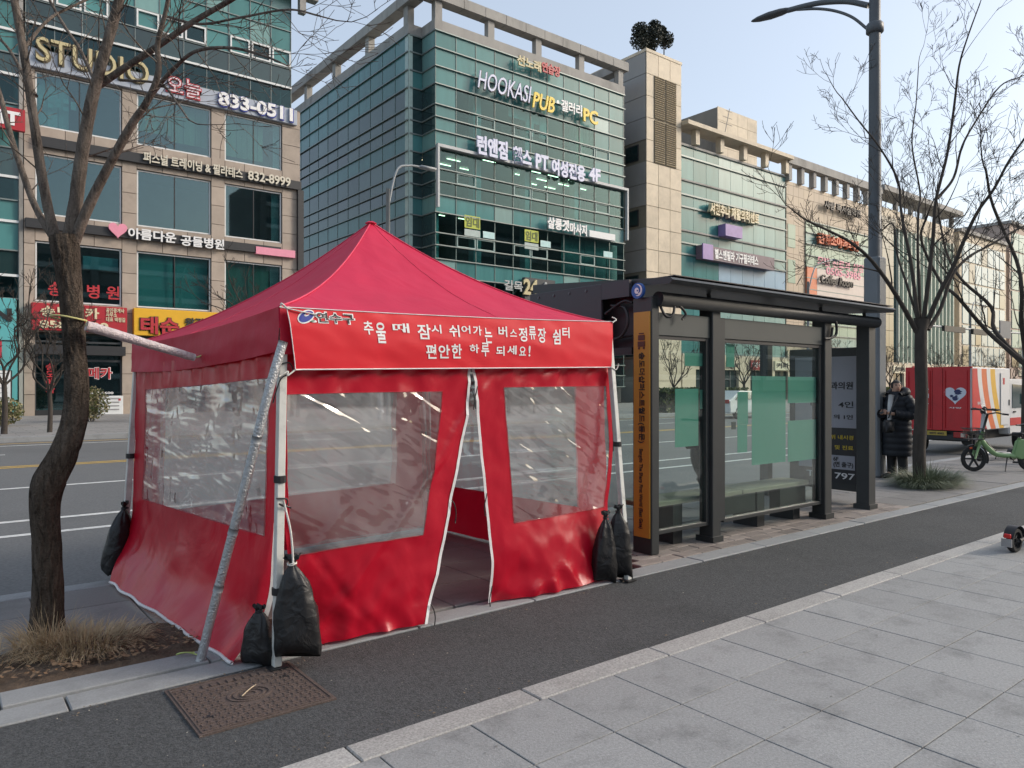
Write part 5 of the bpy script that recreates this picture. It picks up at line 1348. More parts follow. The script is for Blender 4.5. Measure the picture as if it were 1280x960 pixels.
for L_, w0, w1, dz, lv in LIMBS:
    limb(bm, [OD(x, y, DT + dz * (i / (len(L_) - 1)) * 2.2) for i, (x, y) in enumerate(L_)], w0 * DT / F / 2, w1 * DT / F / 2, rg, 2, .17, .62, 12, 7, .25, .05, (2, 4), .0016, (30, 65), .006)
obj('branches', bm, limb_m, lt, sm=True)
# ---- bare tree behind the shelter
DR = 11.9
rt = thing('street_tree', 'bare vase-shaped tree rising from the grass tuft beside the standing person', 'tree', OD(1150, 604, DR))
bm = bmesh.new()
q = catmull([OD(1150, 606, DR), OD(1149, 560, DR), OD(1152, 500, DR), OD(1151, 450, DR), OD(1151, 415, DR), OD(1152, 398, DR)], 10)
tube(bm, q, [(.120 if i < 2 else .098 - .012 * i / len(q) + (.03 * max(0, i / len(q) - .8) * 5)) for i in range(len(q))], 28, bumpf=lambda p, v, t: 1 + .04 * noise.noise((math.cos(t) * 3, math.sin(t) * 3, p.z * 3)) + .03 * noise.noise((math.cos(t) * 8, math.sin(t) * 8, p.z * 5)))
obj('trunk', bm, bark2_m, rt, sm=True)
RL = [
 ([(1146, 415), (1128, 382), (1108, 350), (1086, 322), (1062, 302), (1035, 288), (1008, 275), (990, 262)], 8.5, 2.2, -.8),
 ([(1148, 410), (1144, 370), (1138, 325), (1130, 285), (1126, 260), (1122, 225), (1100, 185), (1074, 152), (1052, 122)], 7.5, 2, .4),
 ([(1150, 410), (1149, 360), (1147, 310), (1148, 265), (1150, 240), (1140, 180), (1145, 130), (1148, 85)], 6, 1.5, .8),
 ([(1153, 410), (1160, 355), (1166, 300), (1170, 250), (1184, 192), (1193, 130), (1199, 82), (1210, 45), (1225, 4)], 8, 1.8, -.2),
 ([(1156, 410), (1172, 372), (1192, 332), (1206, 298), (1222, 265), (1243, 235), (1262, 200), (1290, 160)], 8.5, 3, -.6),
 ([(1160, 412), (1176, 385), (1190, 345), (1210, 322), (1240, 305), (1275, 285), (1310, 270)], 7, 2.5, .5),
 ([(1172, 248), (1192, 222), (1203, 182), (1222, 148), (1250, 108), (1278, 95)], 5, 1.8, .3),
 ([(1150, 410), (1135, 360), (1122, 320), (1116, 280), (1100, 290), (1082, 300)], 5, 1.6, .9)]
bm = bmesh.new(); rg = random.Random(77)
for L_, w0, w1, dz in RL:
    limb(bm, [OD(x, y, DR + dz * (i / (len(L_) - 1)) * 1.6) for i, (x, y) in enumerate(L_)], w0 * DR / F / 2 * .78, w1 * DR / F / 2 * .75, rg, 3, .34, 1.05, 7, 6, .22, .10, (2, 4), .0032, (24, 50))
obj('branches', bm, bark2_m, rt, sm=True)
# ---- a generic bare tree (local coordinates) for the rest of the street
def bare_tree(name, label, h, seed, stems, loc, group, lv=3, minr=.008):
    t = thing(name, label, 'tree', loc, 0, group); rg = random.Random(seed)
    bm = bmesh.new(); fz = h * .26
    tube(bm, catmull([(0, 0, -.02), (.03, .02, fz * .5), (0, 0, fz)], 6), [h * .012 * (1.25 - .3 * k / 12) for k in range(13)], 10); obj('trunk', bm, bark2_m, t, local=True, sm=True)
    bm = bmesh.new()
    for s in range(stems):
        a = 2 * math.pi * (s + rg.uniform(-.2, .2)) / stems; sp = rg.uniform(.14, .30) * h
        p = [Vector((0, 0, fz * .93))]
        for k in range(1, 6):
            f = k / 5; p.append(Vector((math.cos(a) * sp * f ** .8 + rg.gauss(0, .02 * h), math.sin(a) * sp * f ** .8 + rg.gauss(0, .02 * h), fz + (h * rg.uniform(.60, .72) - fz) * f)))
        limb(bm, p, h * .0065, h * .0025, rg, lv - 1, h * .06, h * .17, 6, 4, .15, .12, (2, 4), minr, (22, 48))
    obj('branches', bm, bark2_m, t, local=True, sm=True)
    return t
t2 = bare_tree('street_tree', 'bare tree at the right photo edge behind the green bicycle', 8.2, 9, 6, (17.6, 5.35, 0), None, 4, .004)
FT = [(5, 29.2, 6.6, 'bare tree across the road before the turquoise shop'), (62, 29.4, 5.6, 'thin bare tree across the road before the red sign'), (318, 33, 8.2, 'bare tree across the road left of the tent peak'), (372, 36, 6.6, 'small bare tree before the alley between two buildings'),
      (636, 31, 6.2, 'bare tree across the road above the right tent slope'), (668, 33, 5.8, 'bare tree across the road before the dark sign panel'), (842, 29.5, 6.0, 'bare tree seen through the left shelter pane'), (930, 29.5, 6.8, 'bare tree seen through the right shelter pane'),
      (1003, 29.5, 6.2, 'bare tree across the road above the advert box'), (1062, 29.5, 6.4, 'bare tree across the road between advert box and shelter end post'), (1112, 29.5, 6.8, 'bare tree across the road above the standing person'), (1180, 29.5, 7.0, 'bare tree across the road above the red truck box'),
      (1228, 29.5, 6.6, 'bare tree across the road above the truck stripes'), (1262, 29.5, 7.0, 'bare tree across the road above the truck cab')]
base_t = None
protos = []
for i, (px, Y, h, lab) in enumerate(FT):
    x = OY(px, 500, Y).x
    if i < 3: protos.append(bare_tree('street_tree', lab, 7.0, 30 + i, 6 + i, (x, Y, 0), 'bare trees across the road')); 
    else: copy_tree(protos[i % 3], (x, Y, 0), i * 1.7, h / 7.0, lab)
for i in range(3):
    px, Y, h, lab = FT[i]; protos[i].matrix_basis = Matrix.Translation((OY(px, 500, Y).x, Y, 0)) @ Matrix.Scale(h / 7.0, 4)
# ---- grass tuft round the right tree
def blades(bm, n, cx, cy, rx_, ry_, L, w, rng, spread=1.0, droop=.9, z0=.0):
    for k in range(n):
        a = rng.uniform(0, 6.283); r = math.sqrt(rng.random())
        b = Vector((cx + rx_ * r * math.cos(a), cy + ry_ * r * math.sin(a), z0))
        d = Vector((math.cos(a) * (r * spread + .2) + rng.gauss(0, .35), math.sin(a) * (r * spread + .2) + rng.gauss(0, .35), 0)); 
        l = L * rng.uniform(.6, 1.25); side = Vector((-d.y, d.x, 0)); side = side.normalized() * w * rng.uniform(.6, 1.3) if side.length > 1e-4 else Vector((w, 0, 0))
        dn = d.normalized() if d.length > 1e-4 else Vector((1, 0, 0))
        lean = min(1.0, d.length) * rng.uniform(.5, 1.0); prev = None
        for s in range(5):
            f = s / 4
            p = b + dn * (l * lean * f ** 1.2 * .85) + Vector((0, 0, max(.004, l * (f * (1.05 - .25 * lean) - droop * lean * f * f * .75))))
            ww = side * (1 - f ** 1.5) if s < 4 else side * .05
            cur = (bm.verts.new(p - ww), bm.verts.new(p + ww))
            if prev: bm.faces.new((prev[0], prev[1], cur[1], cur[0]))
            prev = cur
grass_m = M('sedge_green', (.155, .180, .120), .6, .45, 9, spec=.35)
dryg_m = M('dry_grass', (.44, .33, .20), .8, .35, 12)
rg = random.Random(3)
ctr = G(1156, 607)
bm = bmesh.new(); blades(bm, 2600, ctr.x + .08, ctr.y - .02, .66, .36, .46, .0062, rg, 1.7, 1.15)
gt = obj('grass_tuft', bm, grass_m); tag(gt, 'dark green drooping grass tuft at the foot of the bare tree', 'grass', kind=None)
bm = bmesh.new(); blades(bm, 1300, .74, 5.12, .34, .26, .20, .0022, rg, 1.7, 1.1, .02); blades(bm, 420, .57, 5.30, .18, .14, .26, .0024, rg, 1.2, .9, .02); blades(bm, 300, .1, 5.2, .4, .25, .16, .002, rg, 1, .8, .02)
tag(obj('dry_grass', bm, dryg_m), 'straw-coloured dry grass round the crooked tree', 'grass', kind='stuff')
bm = bmesh.new()
for k in range(900):
    x = rg.uniform(-.9, 1.0) if rg.random() < .75 else rg.uniform(.6, 1.5); y = rg.uniform(4.68, 5.28)
    if rg.random() < .4: y = 4.7 + abs(rg.gauss(0, .15))
    s = rg.uniform(.008, .024); a = rg.uniform(0, 6.28); tl = rg.uniform(-.6, .6)
    p = Vector((x, y, .045 + rg.uniform(0, .012)))
    u = Vector((math.cos(a), math.sin(a), tl * .5)) * s; w = Vector((-math.sin(a), math.cos(a), rg.uniform(-.5, .5))) * s * .6
    bm.faces.new([bm.verts.new(p + c) for c in (-u, -w * .9, u, w)])
tag(obj('leaf_litter', bm, M('dead_leaves', (.20, .125, .07), .85, .5, 30)), 'brown dead leaves scattered on the soil bed', 'leaves', kind='stuff')
bm = bmesh.new()
for k in range(260):
    x, y = rg.uniform(.3, 7), rg.choice((rg.uniform(3.1, 4.2), rg.uniform(4.0, 4.3), rg.uniform(1.2, 3)))
    s = rg.uniform(.002, .006); a = rg.uniform(0, 6.28); p = Vector((x, y, .008)); u = Vector((math.cos(a), math.sin(a), .2)) * s; w = Vector((-math.sin(a), math.cos(a), .3)) * s * .7
    bm.faces.new([bm.verts.new(p + c) for c in (-u, -w, u, w)])
tag(obj('grit', bm, M('pale_grit', (.36, .33, .28), .9, .4, 40)), 'tiny pale grit and scraps on the path', 'grit', kind='stuff')
bm = bmesh.new()
for k in range(700):
    x = rg.uniform(.1, 11); y = rg.choice((3.06 + abs(rg.gauss(0, .05)), 4.20 - abs(rg.gauss(0, .07)), 4.20 - abs(rg.gauss(0, .07)), 4.45 + rg.uniform(0, .3)))
    s = rg.uniform(.003, .011); a = rg.uniform(0, 6.28); p = Vector((x, y, .009)); u = Vector((math.cos(a), math.sin(a), .15)) * s; w = Vector((-math.sin(a), math.cos(a), .25)) * s * rg.uniform(.3, .8)
    bm.faces.new([bm.verts.new(p + c) for c in (-u, -w, u, w)])
tag(obj('kerb_debris', bm, M('dry_debris', (.17, .13, .09), .9, .5, 30)), 'dry leaf crumbs gathered along the kerb edges of the path', 'debris', kind='stuff')
bm = bmesh.new()
for k in range(45):
    x, y = rg.uniform(1, 9), rg.uniform(1.0, 2.85); r_ = rg.uniform(.003, .008); q = rg.random() * 6
    bm.faces.new([bm.verts.new((x + r_ * (1 + .25 * math.sin(3 * t + q)) * math.cos(t * .785), y + r_ * (1 + .25 * math.sin(2 * t + q)) * math.sin(t * .785), .0035)) for t in range(8)])
tag(obj('gum_spots', bm, M('old_gum', (.17, .17, .17), .8, .3, 20)), 'dark trodden gum spots on the grey paving slabs', 'stains', kind='stuff')
tw_ = bmesh.new(); c = Vector((1.26, 3.83, .012)); tube(tw_, catmull([c, c + Vector((.05, .045, .006)), c + Vector((.085, .078, .004)), c + Vector((.10, .080, .01))], 5), .003, 5)
tag(obj('fallen_twig', tw_, M('pale_twig', (.50, .40, .28), .8)), 'short pale twig lying on the rusty utility cover', 'twig')
# ---- leafy shrubs and hedge
def leafy(bm, n, c, r, s, rng, boxy=False, mi=1):
    for k in range(n):
        if boxy: p = Vector((rng.uniform(-1, 1) * r[0], rng.uniform(-1, 1) * r[1], rng.uniform(-1, 1) * r[2]))
        else:
            d = rvec(rng) * (rng.random() ** .4); p = Vector((d.x * r[0], d.y * r[1], d.z * r[2]))
        p = Vector(c) + p; u = rvec(rng) * s * rng.uniform(.6, 1.3); w = u.cross(rvec(rng)).normalized() * s * .6
        f = bm.faces.new([bm.verts.new(p + q) for q in (-u, -w, u, w)]); f.material_index = rng.randint(0, mi)
hedge_m = M('hedge_leaf', (.035, .060, .022), .6, .4, 3); hedge2_m = M('hedge_leaf_light', (.10, .115, .030), .6, .4, 3)
for i, (xa, xb, lab) in enumerate(((33.5, 41.5, 'clipped dark hedge across the road seen through the left shelter pane'), (60.5, 66, 'clipped yellowish hedge across the road left of the standing person'))):
    h = thing('hedge', lab, 'hedge', ((xa + xb) / 2, 28.6, 0)); bm = bmesh.new(); leafy(bm, 5200, ((xa + xb) / 2, 28.6, .75), ((xb - xa) / 2, .55, .72), .10, rg, True)
    obj('foliage', bm, [hedge_m if i == 0 else hedge2_m, hedge2_m], h); obj('stems', box(xa + .1, xb - .1, 28.2, 29.0, .02, 1.2), M('hedge_inner_shade', (.02, .022, .012), .9), h)  # solid dark box inside paints the shade among the leaves
for px, py, h_, r_, lab in ((114, 527, 1.5, .75, 'small leafy shrub across the road beside the crooked trunk'), (4, 533, 1.1, .7, 'low yellowing shrub across the road at the left edge')):
    b = G(px, py, .02); s_ = thing('shrub', lab, 'shrub', b); bm = bmesh.new(); leafy(bm, 1500, (b.x, b.y, h_ * .55), (r_, r_, h_ * .5), .06, rg); obj('foliage', bm, [hedge2_m, M('dry_leaf', (.28, .24, .13), .7, .3, 5)], s_)
    bm = bmesh.new()
    for k in range(9): tube(bm, [b + Vector((rg.uniform(-.1, .1), rg.uniform(-.1, .1), -.02)), b + Vector((rg.uniform(-.5, .5), rg.uniform(-.5, .5), h_ * .8))], .012, 4)
    obj('stem', bm, bark2_m, s_)
# dark clipped plant on the tower roof
pl = thing('rooftop_plant', 'dark leafy plant cluster on top of the cream stone tower', 'plant', (54.3, 48, 32.7))
bm = bmesh.new()
for px, py, r_ in ((800, 50, .95), (800, 38, .8), (816, 46, 1.0), (818, 34, .7), (832, 50, .85), (812, 56, .8), (826, 40, .6)):
    c = OY(px, py, 47.5); leafy(bm, 800, c, (r_, r_, r_), .12, rg, False, 0)
obj('foliage', bm, M('dark_evergreen', (.022, .030, .022), .7, .4, 2), pl); bm = bmesh.new()
for px in (804, 818, 830): tube(bm, [OY(px, 72, 47.5), OY(px, 45, 47.5)], .06, 6)
obj('stem', bm, bark2_m, pl)
# ================================================================ street lamps, signals
pole_m = M('pole_grey_paint', (.095, .105, .115), .45, .1, 3, spec=.4)
lp = thing('street_lamp', 'tall grey lamp post with curved arm behind the shelter roof', 'street lamp', (13.05, 6.27, 0))
LB = Vector((13.05, 6.27, 0))
bm = bmesh.new(); tube(bm, [LB + Vector((0, 0, z)) for z in (3.8, 5.0, 6.5, 8.0, 10.2)], [.108, .104, .10, .094, .085], 20); obj('pole', bm, pole_m, lp, sm=True)
obj('base_casing', box(LB.x - .14, LB.x + .14, LB.y - .14, LB.y + .14, 0, 3.85, bev=.03), M('casing_grey', (.16, .175, .19), .5, .1, 3), lp)
bm = bmesh.new(); lathe(bm, [(.12, 7.78), (.145, 7.80), (.145, 7.93), (.12, 7.96)], 20, LB); obj('collar', bm, pole_m, lp, sm=True)
def arm_pt(px, py): return OX(px, py, LB.x)
bm = bmesh.new(); tube(bm, catmull([arm_pt(1086, 7), arm_pt(1060, 2), arm_pt(1030, 3), arm_pt(1008, 7), arm_pt(985, 13)], 6), .05, 12); tube(bm, catmull([arm_pt(1085, 37), arm_pt(1066, 22), arm_pt(1045, 14), arm_pt(1022, 11), arm_pt(996, 12)], 6), .026, 10); obj('arm', bm, pole_m, lp, sm=True)
a, b = arm_pt(986, 12), arm_pt(939, 27); d = (b - a)
bm = bmesh.new(); tube(bm, [a + d * q for q in (-.02, .05, .2, .5, .8, .95, 1)], [.05, .075, .10, .11, .08, .04, .01], 14); 
for v in bm.verts:
    c = a + d * max(0, min(1, (v.co - a).dot(d) / d.length_squared)); v.co.z = c.z + (v.co.z - c.z) * .6
obj('lamp_head', bm, M('lamp_head_grey', (.07, .075, .08), .5), lp, sm=True)
def far_lamp(px, ptop, pxe, pye, Y, label, w=.09):
    b = OY(px, 500, Y); b.z = 0; t = OY(px, ptop, Y); e = OY(pxe, pye, Y); l = thing('street_lamp', label, 'street lamp', b)
    bm = bmesh.new(); tube(bm, [b, t], [w * 1.2, w], 10); obj('pole', bm, M('far_pole_grey', (.30, .32, .33), .5), l, sm=True)
    bm = bmesh.new(); tube(bm, catmull([t + Vector((0, 0, -.8)), t.lerp(e, .25) + Vector((0, 0, .55)), t.lerp(e, .6) + Vector((0, 0, .45)), e], 6), .05, 8); obj('arm', bm, MATS['far_pole_grey'], l, sm=True)
    bm = bmesh.new(); bx(bm, e.x - .1, e.x + .75, Y - .14, Y + .14, e.z - .06, e.z + .07); bmesh.ops.bevel(bm, geom=bm.edges[:], offset=.03, segments=2, affect='EDGES'); obj('lamp_head', bm, MATS['far_pole_grey'], l, sm=True)
far_lamp(485, 236, 527, 209, 29, 'pale grey street lamp across the road above the tent peak')
far_lamp(1010, 352, 1042, 325, 29, 'slim street lamp across the road above the shelter roof')
far_lamp(1213, 388, 1228, 382, 29, 'distant street lamp across the road above the red truck')
tg = thing('traffic_signal', 'traffic signal gantry spanning the road far behind the truck', 'traffic signal', (80, 27.8, 0))
g0 = OY(1279, 500, 27.8); g0.z = 0; zt = OY(1230, 415, 27.8).z; x0, x1 = OY(1162, 415, 27.8).x, g0.x
bm = bmesh.new(); tube(bm, [g0, (g0.x, 27.8, zt + .8)], .14, 10); obj('pole', bm, MATS['far_pole_grey'], tg); bm = bmesh.new(); tube(bm, [(x0, 27.8, zt), (g0.x, 27.8, zt + .3)], .09, 8); obj('arm', bm, MATS['far_pole_grey'], tg)
for pa_, pb_ in ((1178, 1204), (1214, 1232)): obj('signal_head', box(OY(pa_, 415, 27.7).x, OY(pb_, 415, 27.7).x, 27.5, 27.75, zt - .35, zt + .15), black_m, tg)
obj('direction_sign', box(OY(1249, 415, 27.7).x, OY(1262, 415, 27.7).x, 27.6, 27.7, zt - .4, zt + 1.3), M('slate_sign', (.10, .12, .15), .5), tg)
# ---- rooftop antenna
an = thing('roof_antenna', 'thin television antenna on the pale teal building roof', 'antenna', (70.5, 48, 25.2))
bm = bmesh.new(); a0 = OY(905, 172, 48); a1 = OY(912, 136, 48); tube(bm, [a0, a1], .04, 5)
for f, w in ((.35, 1.1), (.6, .8), (.85, .5)):
    c = a0.lerp(a1, f); tube(bm, [c - Vector((w, 0, -.35 * w)), c + Vector((w, 0, .35 * w))], .025, 4)
obj('mast', bm, steel_m, an)
# ---- air-conditioner box by the red shop
ac = thing('air_conditioner', 'white louvred air conditioner unit outside the red estate shop', 'air conditioner', (8.0, 45.4, 0))
a0, a1 = OY(124, 495, 45.4), OY(154, 517, 45.4)
obj('casing', box(a0.x, a1.x, 45.4, 45.85, .02, a0.z, bev=.02), wframe_m, ac)
for k in range(4): piece('grille_slat', M('slat_grey', (.30, .30, .30), .5), ac, (a0.x + .55, 45.39, .30 + k * .20), (.85, .03, .06))
piece('badge', txr, ac, (a1.x - .18, 45.395, a0.z - .2), (.12, .015, .12))

# ================================================================ vehicles
def wheel(parent, c, r, w, axis='Y', rim=None, name='wheel', spokes=5, local=True):
    """tyre with a rim as its sub-part; axle along local Y"""
    bm = bmesh.new(); c = Vector(c); n = 26
    pr = [(r * .72, -w / 2), (r * .93, -w / 2), (r, -w * .32), (r, w * .32), (r * .93, w / 2), (r * .72, w / 2)]
    rings = [[bm.verts.new(c + Vector((q * math.cos(2 * math.pi * k / n), y, q * math.sin(2 * math.pi * k / n)))) for k in range(n)] for q, y in pr]
    for i in range(6):
        for k in range(n): bm.faces.new((rings[i][k], rings[(i + 1) % 6][k], rings[(i + 1) % 6][(k + 1) % n], rings[i][(k + 1) % n]))
    bmesh.ops.recalc_face_normals(bm, faces=bm.faces)
    t = obj(name, bm, rubber_m, parent, local=local, sm=False)
    bm = bmesh.new()
    for k in range(spokes):
        a = 2 * math.pi * k / spokes; e = c + Vector((math.cos(a) * r * .74, 0, math.sin(a) * r * .74)); tube(bm, [c, e], [r * .10, r * .07], 6)
    tube(bm, [c + Vector((0, -w * .4, 0)), c + Vector((0, w * .4, 0))], r * .16, 10)
    tube(bm, [c + Vector((math.cos(k * R(15)) * r * .73, 0, math.sin(k * R(15)) * r * .73)) for k in range(25)], r * .045, 6)
    obj('rim', bm, rim or steel_m, t, local=True)
    return t
trk = thing('delivery_truck', 'small red box truck with striped side and heart emblem on its rear door', 'truck', (20.0, 7.25, ROADZ))
tred = M('truck_red', (.50, .016, .022), .38, .08, 2, dirt=.2, ds=2.5); twh = M('truck_white', (.66, .67, .68), .35, .05, 2, dirt=.12, ds=2)
X0, X1, Y0, Y1, Z0, Z1 = 0, 2.55, 0, 1.56, .60, 2.17        # local, ground at z = 0
def T(name, bm, m, p=None, **k): return obj(name, bm, m, p or trk, local=True, **k)
T('cargo_box', box(X0 + .02, X1, Y0 + .01, Y1 - .01, Z0, Z1, bev=.015), twh)
T('box_rim', box(X0, X0 + .05, Y0, Y1, Z1 - .02, Z1 + .02), tred)
def trear(y0, y1, z0, z1, m, nm, d=.012, p=None): return T(nm, box(X0 - d, X0 + .018, y0, y1, z0, z1, bev=.004), m, p)
rd1 = trear(.045, .655, Z0 + .0, Z1 - .02, tred, 'rear_door'); rd2 = trear(.91, Y1, Z0 + .0, Z1 - .02, tred, 'rear_door'); trear(.665, .90, Z0, Z1 - .02, tred, 'rear_pillar')
for y in (.10, .60, .96, 1.48):
    bm = bmesh.new(); tube(bm, [(-.03, y, Z0 + .05), (-.03, y, Z1 - .08)], .012, 6); T('lock_bar', bm, tred, rd1)
bm = bmesh.new(); prism(bm, hp, 0, .006, lambda u, v, h: Vector((-.0125 - h, .37 - u * .27, 1.50 + v * .25))); bmesh.ops.recalc_face_normals(bm, faces=bm.faces); T('heart_emblem', bm, M('emblem_white', (.62, .66, .74), .4), rd1)
for cy_, cz_, r_ in ((.31, 1.56, .085), (.37, 1.40, .07), (.45, 1.46, .04), (.34, 1.46, .03)):
    bm = bmesh.new(); prism(bm, [(r_ * (1 + .35 * math.sin(3 * k)) * math.cos(k * R(24)), r_ * .8 * math.sin(k * R(24))) for k in range(15)], 0, .003, lambda u, v, h: Vector((-.019 - h, cy_ + u, cz_ + v))); bmesh.ops.recalc_face_normals(bm, faces=bm.faces); T('emblem_shape', bm, M('emblem_navy', (.02, .025, .10), .4), rd1)
def T_text(s, c, w, h, kind, m, p):
    me = text_mesh(s, m, .5, .02); co = [v.co.copy() for v in me.vertices]; xa, xb = min(v.x for v in co), max(v.x for v in co); ya, yb = min(v.y for v in co), max(v.y for v in co)
    for v, q in zip(me.vertices, co): v.co = Vector(((q.x - (xa + xb) / 2) * w / (xb - xa), (q.y - (ya + yb) / 2) * h / (yb - ya), q.z * .004))
    return link(bpy.data.objects.new('lettering', me), p, Matrix.Translation(c) @ (side_matrix('flat') if kind == 'rear' else FACE_S), True)
T_text('로', (-.016, 1.06, 1.68), .15, .12, 'rear', txw, rd2); T_text('에', (-.016, 1.06, 1.46), .15, .11, 'rear', txw, rd2); T_text('ㅡ', (-.016, 1.06, 1.26), .14, .02, 'rear', txw, rd2)
T_text('사랑', (-.016, .37, 1.17), .3, .035, 'rear', txw, rd1)
# near side: red part and sweeping stripes, each a thin panel
def side_panel(nm, f0, f1, m, d):
    rows = []
    for k in range(17):
        z = Z1 - .03 - (Z1 - .05 - Z0) * k / 16; q = k / 16
        rows.append([Vector((f0(q), -d, z)), Vector((f1(q), -d, z))])
    return T(nm, grid_mesh(rows), m)
cv_ = lambda a: (lambda q: min(a + .05 + .62 * q ** 1.7, 2.5))
side_panel('side_panel', lambda q: .02, cv_(.28), tred, .002)
side_panel('stripe', cv_(.28), cv_(.53), twh, .003); side_panel('stripe', cv_(.53), cv_(.86), M('stripe_orange', (.62, .14, .04), .4), .002)
side_panel('stripe', cv_(.86), cv_(1.10), twh, .003); side_panel('stripe', cv_(1.10), cv_(1.42), M('stripe_yellow', (.66, .38, .03), .4), .002)
T_text('우리', (.42, -.006, 1.28), .18, .09, 'side', txw, trk); T_text('스로', (.66, -.006, 1.30), .22, .2, 'side', txw, trk)
d_ = T('side_door', box(1.85, 2.45, -.012, -.001, Z0 + .1, Z1 - .12), twh); T('handle', box(2.38, 2.42, -.03, -.012, 1.2, 1.35), steel_m, d_); T('badge', box(1.98, 2.1, -.016, -.0125, 1.75, 1.92), txr, d_)
T('chassis', box(.1, 4.3, .3, 1.26, .33, .58), black_m); T('rear_bumper', box(-.02, .08, .08, 1.5, .36, .50, bev=.01), black_m)
for y in (.1, 1.18):
    l_ = T('tail_light', box(-.05, .02, y, y + .30, .43, .57, bev=.01), M('lamp_red', (.35, .02, .02), .3)); T('lens', box(-.056, -.049, y + .02, y + .13, .45, .55), M('lamp_clear', (.5, .42, .36), .2), l_)
T('number_plate', box(-.034, -.021, .56, 1.02, .47, .58), M('plate_yellow', (.42, .30, .05), .5)); T_text('80마 4085', (-.038, .79, .525), .34, .06, 'rear', txk, trk)
T('mud_guard', box(.28, .31, .1, .32, .25, .55), black_m)
for x in (.62, 3.55):
    for y in (.14, 1.42): wheel(trk, (x, y, .27), .27, .15, rim=steel_m, spokes=8)
bm = bmesh.new(); prism(bm, [(2.62, .42), (4.35, .42), (4.38, .95), (4.22, 1.25), (3.85, 1.82), (3.6, 1.90), (2.62, 1.90)], .04, 1.52, lambda u, v, h: Vector((u, h, v)))
bmesh.ops.recalc_face_normals(bm, faces=bm.faces); bmesh.ops.bevel(bm, geom=bm.edges[:], offset=.03, segments=2, affect='EDGES'); cab = T('cab', bm, twh)
bm = bmesh.new(); prism(bm, [(2.78, 1.12), (3.98, 1.12), (3.76, 1.72), (2.78, 1.76)], .025, .038, lambda u, v, h: Vector((u, h, v))); bmesh.ops.recalc_face_normals(bm, faces=bm.faces); T('side_window', bm, dkglass_m, cab)
T('windscreen', tomesh(grid_mesh([[Vector((4.245, y, 1.27)) for y in (.15, 1.41)], [Vector((3.90, y, 1.79)) for y in (.15, 1.41)]]), 'windscreen', dkglass_m), None, cab)
T('lower_stripe', box(2.63, 4.3, .025, .037, .66, .86), tred, cab); T('door_mirror', box(3.95, 4.02, -.18, .02, 1.2, 1.5, bev=.02), black_m, cab); T('door_handle', box(2.85, 3.0, .01, .038, 1.0, 1.04), black_m, cab)

# ---- dockless green e-bike (local: front wheel contact at origin, bike runs towards +x)
bgreen = M('bike_green', (.23, .37, .17), .4, .06, 5)
bk = thing('electric_bicycle', 'light green step-through electric bicycle parked on the pavement near the truck', 'bicycle', G(1217, 589), math.atan2(RY, RX))
def K(nm, pts, rad, m, n=10, p=None):
    bm = bmesh.new(); tube(bm, pts, rad, n); return obj(nm, bm, m, p or bk, local=True, sm=True)
wheel(bk, (0, 0, .235), .235, .045, rim=black_m, spokes=6); wheel(bk, (1.06, 0, .235), .235, .045, rim=black_m, spokes=6)
K('fork', [(-.0, .045, .235), (.05, .05, .42), (.10, .03, .52)], [.018, .024, .03], bgreen); K('fork', [(-.0, -.045, .235), (.05, -.05, .42), (.10, -.03, .52)], [.018, .024, .03], bgreen)
K('head_tube', [(.085, 0, .48), (.17, 0, .74)], .035, bgreen); K('handlebar_stem', [(.165, 0, .72), (.26, 0, 1.06)], .022, black_m)
hb = K('handlebar', catmull([(.34, -.30, 1.08), (.28, -.22, 1.10), (.25, 0, 1.07), (.28, .22, 1.10), (.34, .30, 1.08)], 5), .013, black_m)
K('grip', [(.34, -.30, 1.08), (.40, -.38, 1.07)], .018, black_m, 8, hb); K('grip', [(.34, .30, 1.08), (.40, .38, 1.07)], .018, black_m, 8, hb)
K('phone_holder', [(.18, -.05, 1.10), (.10, -.05, 1.14)], [.03, .02], black_m, 6, hb)
K('down_tube', catmull([(.12, 0, .60), (.24, 0, .46), (.38, 0, .34), (.52, 0, .30), (.78, 0, .28)], 6), [.05] * 12 + [.045] * 13, bgreen, 12)
K('battery_cover', catmull([(.22, 0, .535), (.31, 0, .43), (.40, 0, .37)], 5), .034, black_m, 10)
K('seat_tube', [(.76, 0, .28), (.86, 0, .62)], [.045, .03], bgreen); K('seat_post', [(.86, 0, .6), (.92, 0, .82)], .016, steel_m)
bm = bmesh.new(); tube(bm, [(.80, 0, .86), (.88, 0, .865), (1.0, 0, .87), (1.06, 0, .88)], [.03, .045, .085, .06], 12)
for v in bm.verts: v.co.z = .86 + (v.co.z - .86) * .45
obj('saddle', bm, black_m, bk, local=True, sm=True)
bm = bmesh.new(); prism(bm, [(.72, .30), (.80, .58), (1.0, .60), (1.16, .40), (1.1, .28), (.86, .22)], -.045, .045, lambda u, v, h: Vector((u, h, v))); bmesh.ops.recalc_face_normals(bm, faces=bm.faces); bmesh.ops.bevel(bm, geom=bm.edges[:], offset=.015, segments=2, affect='EDGES'); obj('rear_body', bm, bgreen, bk, local=True, sm=False)
def mudguard(cx, a0, a1):
    bm = bmesh.new(); rows = []
    for k in range(15):
        a = R(a0 + (a1 - a0) * k / 14); rows.append([Vector((cx + .265 * math.cos(a), y, .235 + .265 * math.sin(a))) for y in (-.035, 0, .035)])
    obj('mudguard', grid_mesh(rows), black_m, bk, local=True, sm=True)
mudguard(0, -20, 115); mudguard(1.06, 40, 170)
bm = bmesh.new()
for z in (.60, .70, .80):
    w = .13 + .03 * (z - .6) / .2; tube(bm, [(.02 - w, -w, z), (.02 - w, w, z), (.02 + w * .7, w, z), (.02 + w * .7, -w, z), (.02 - w, -w, z)], .008, 5)
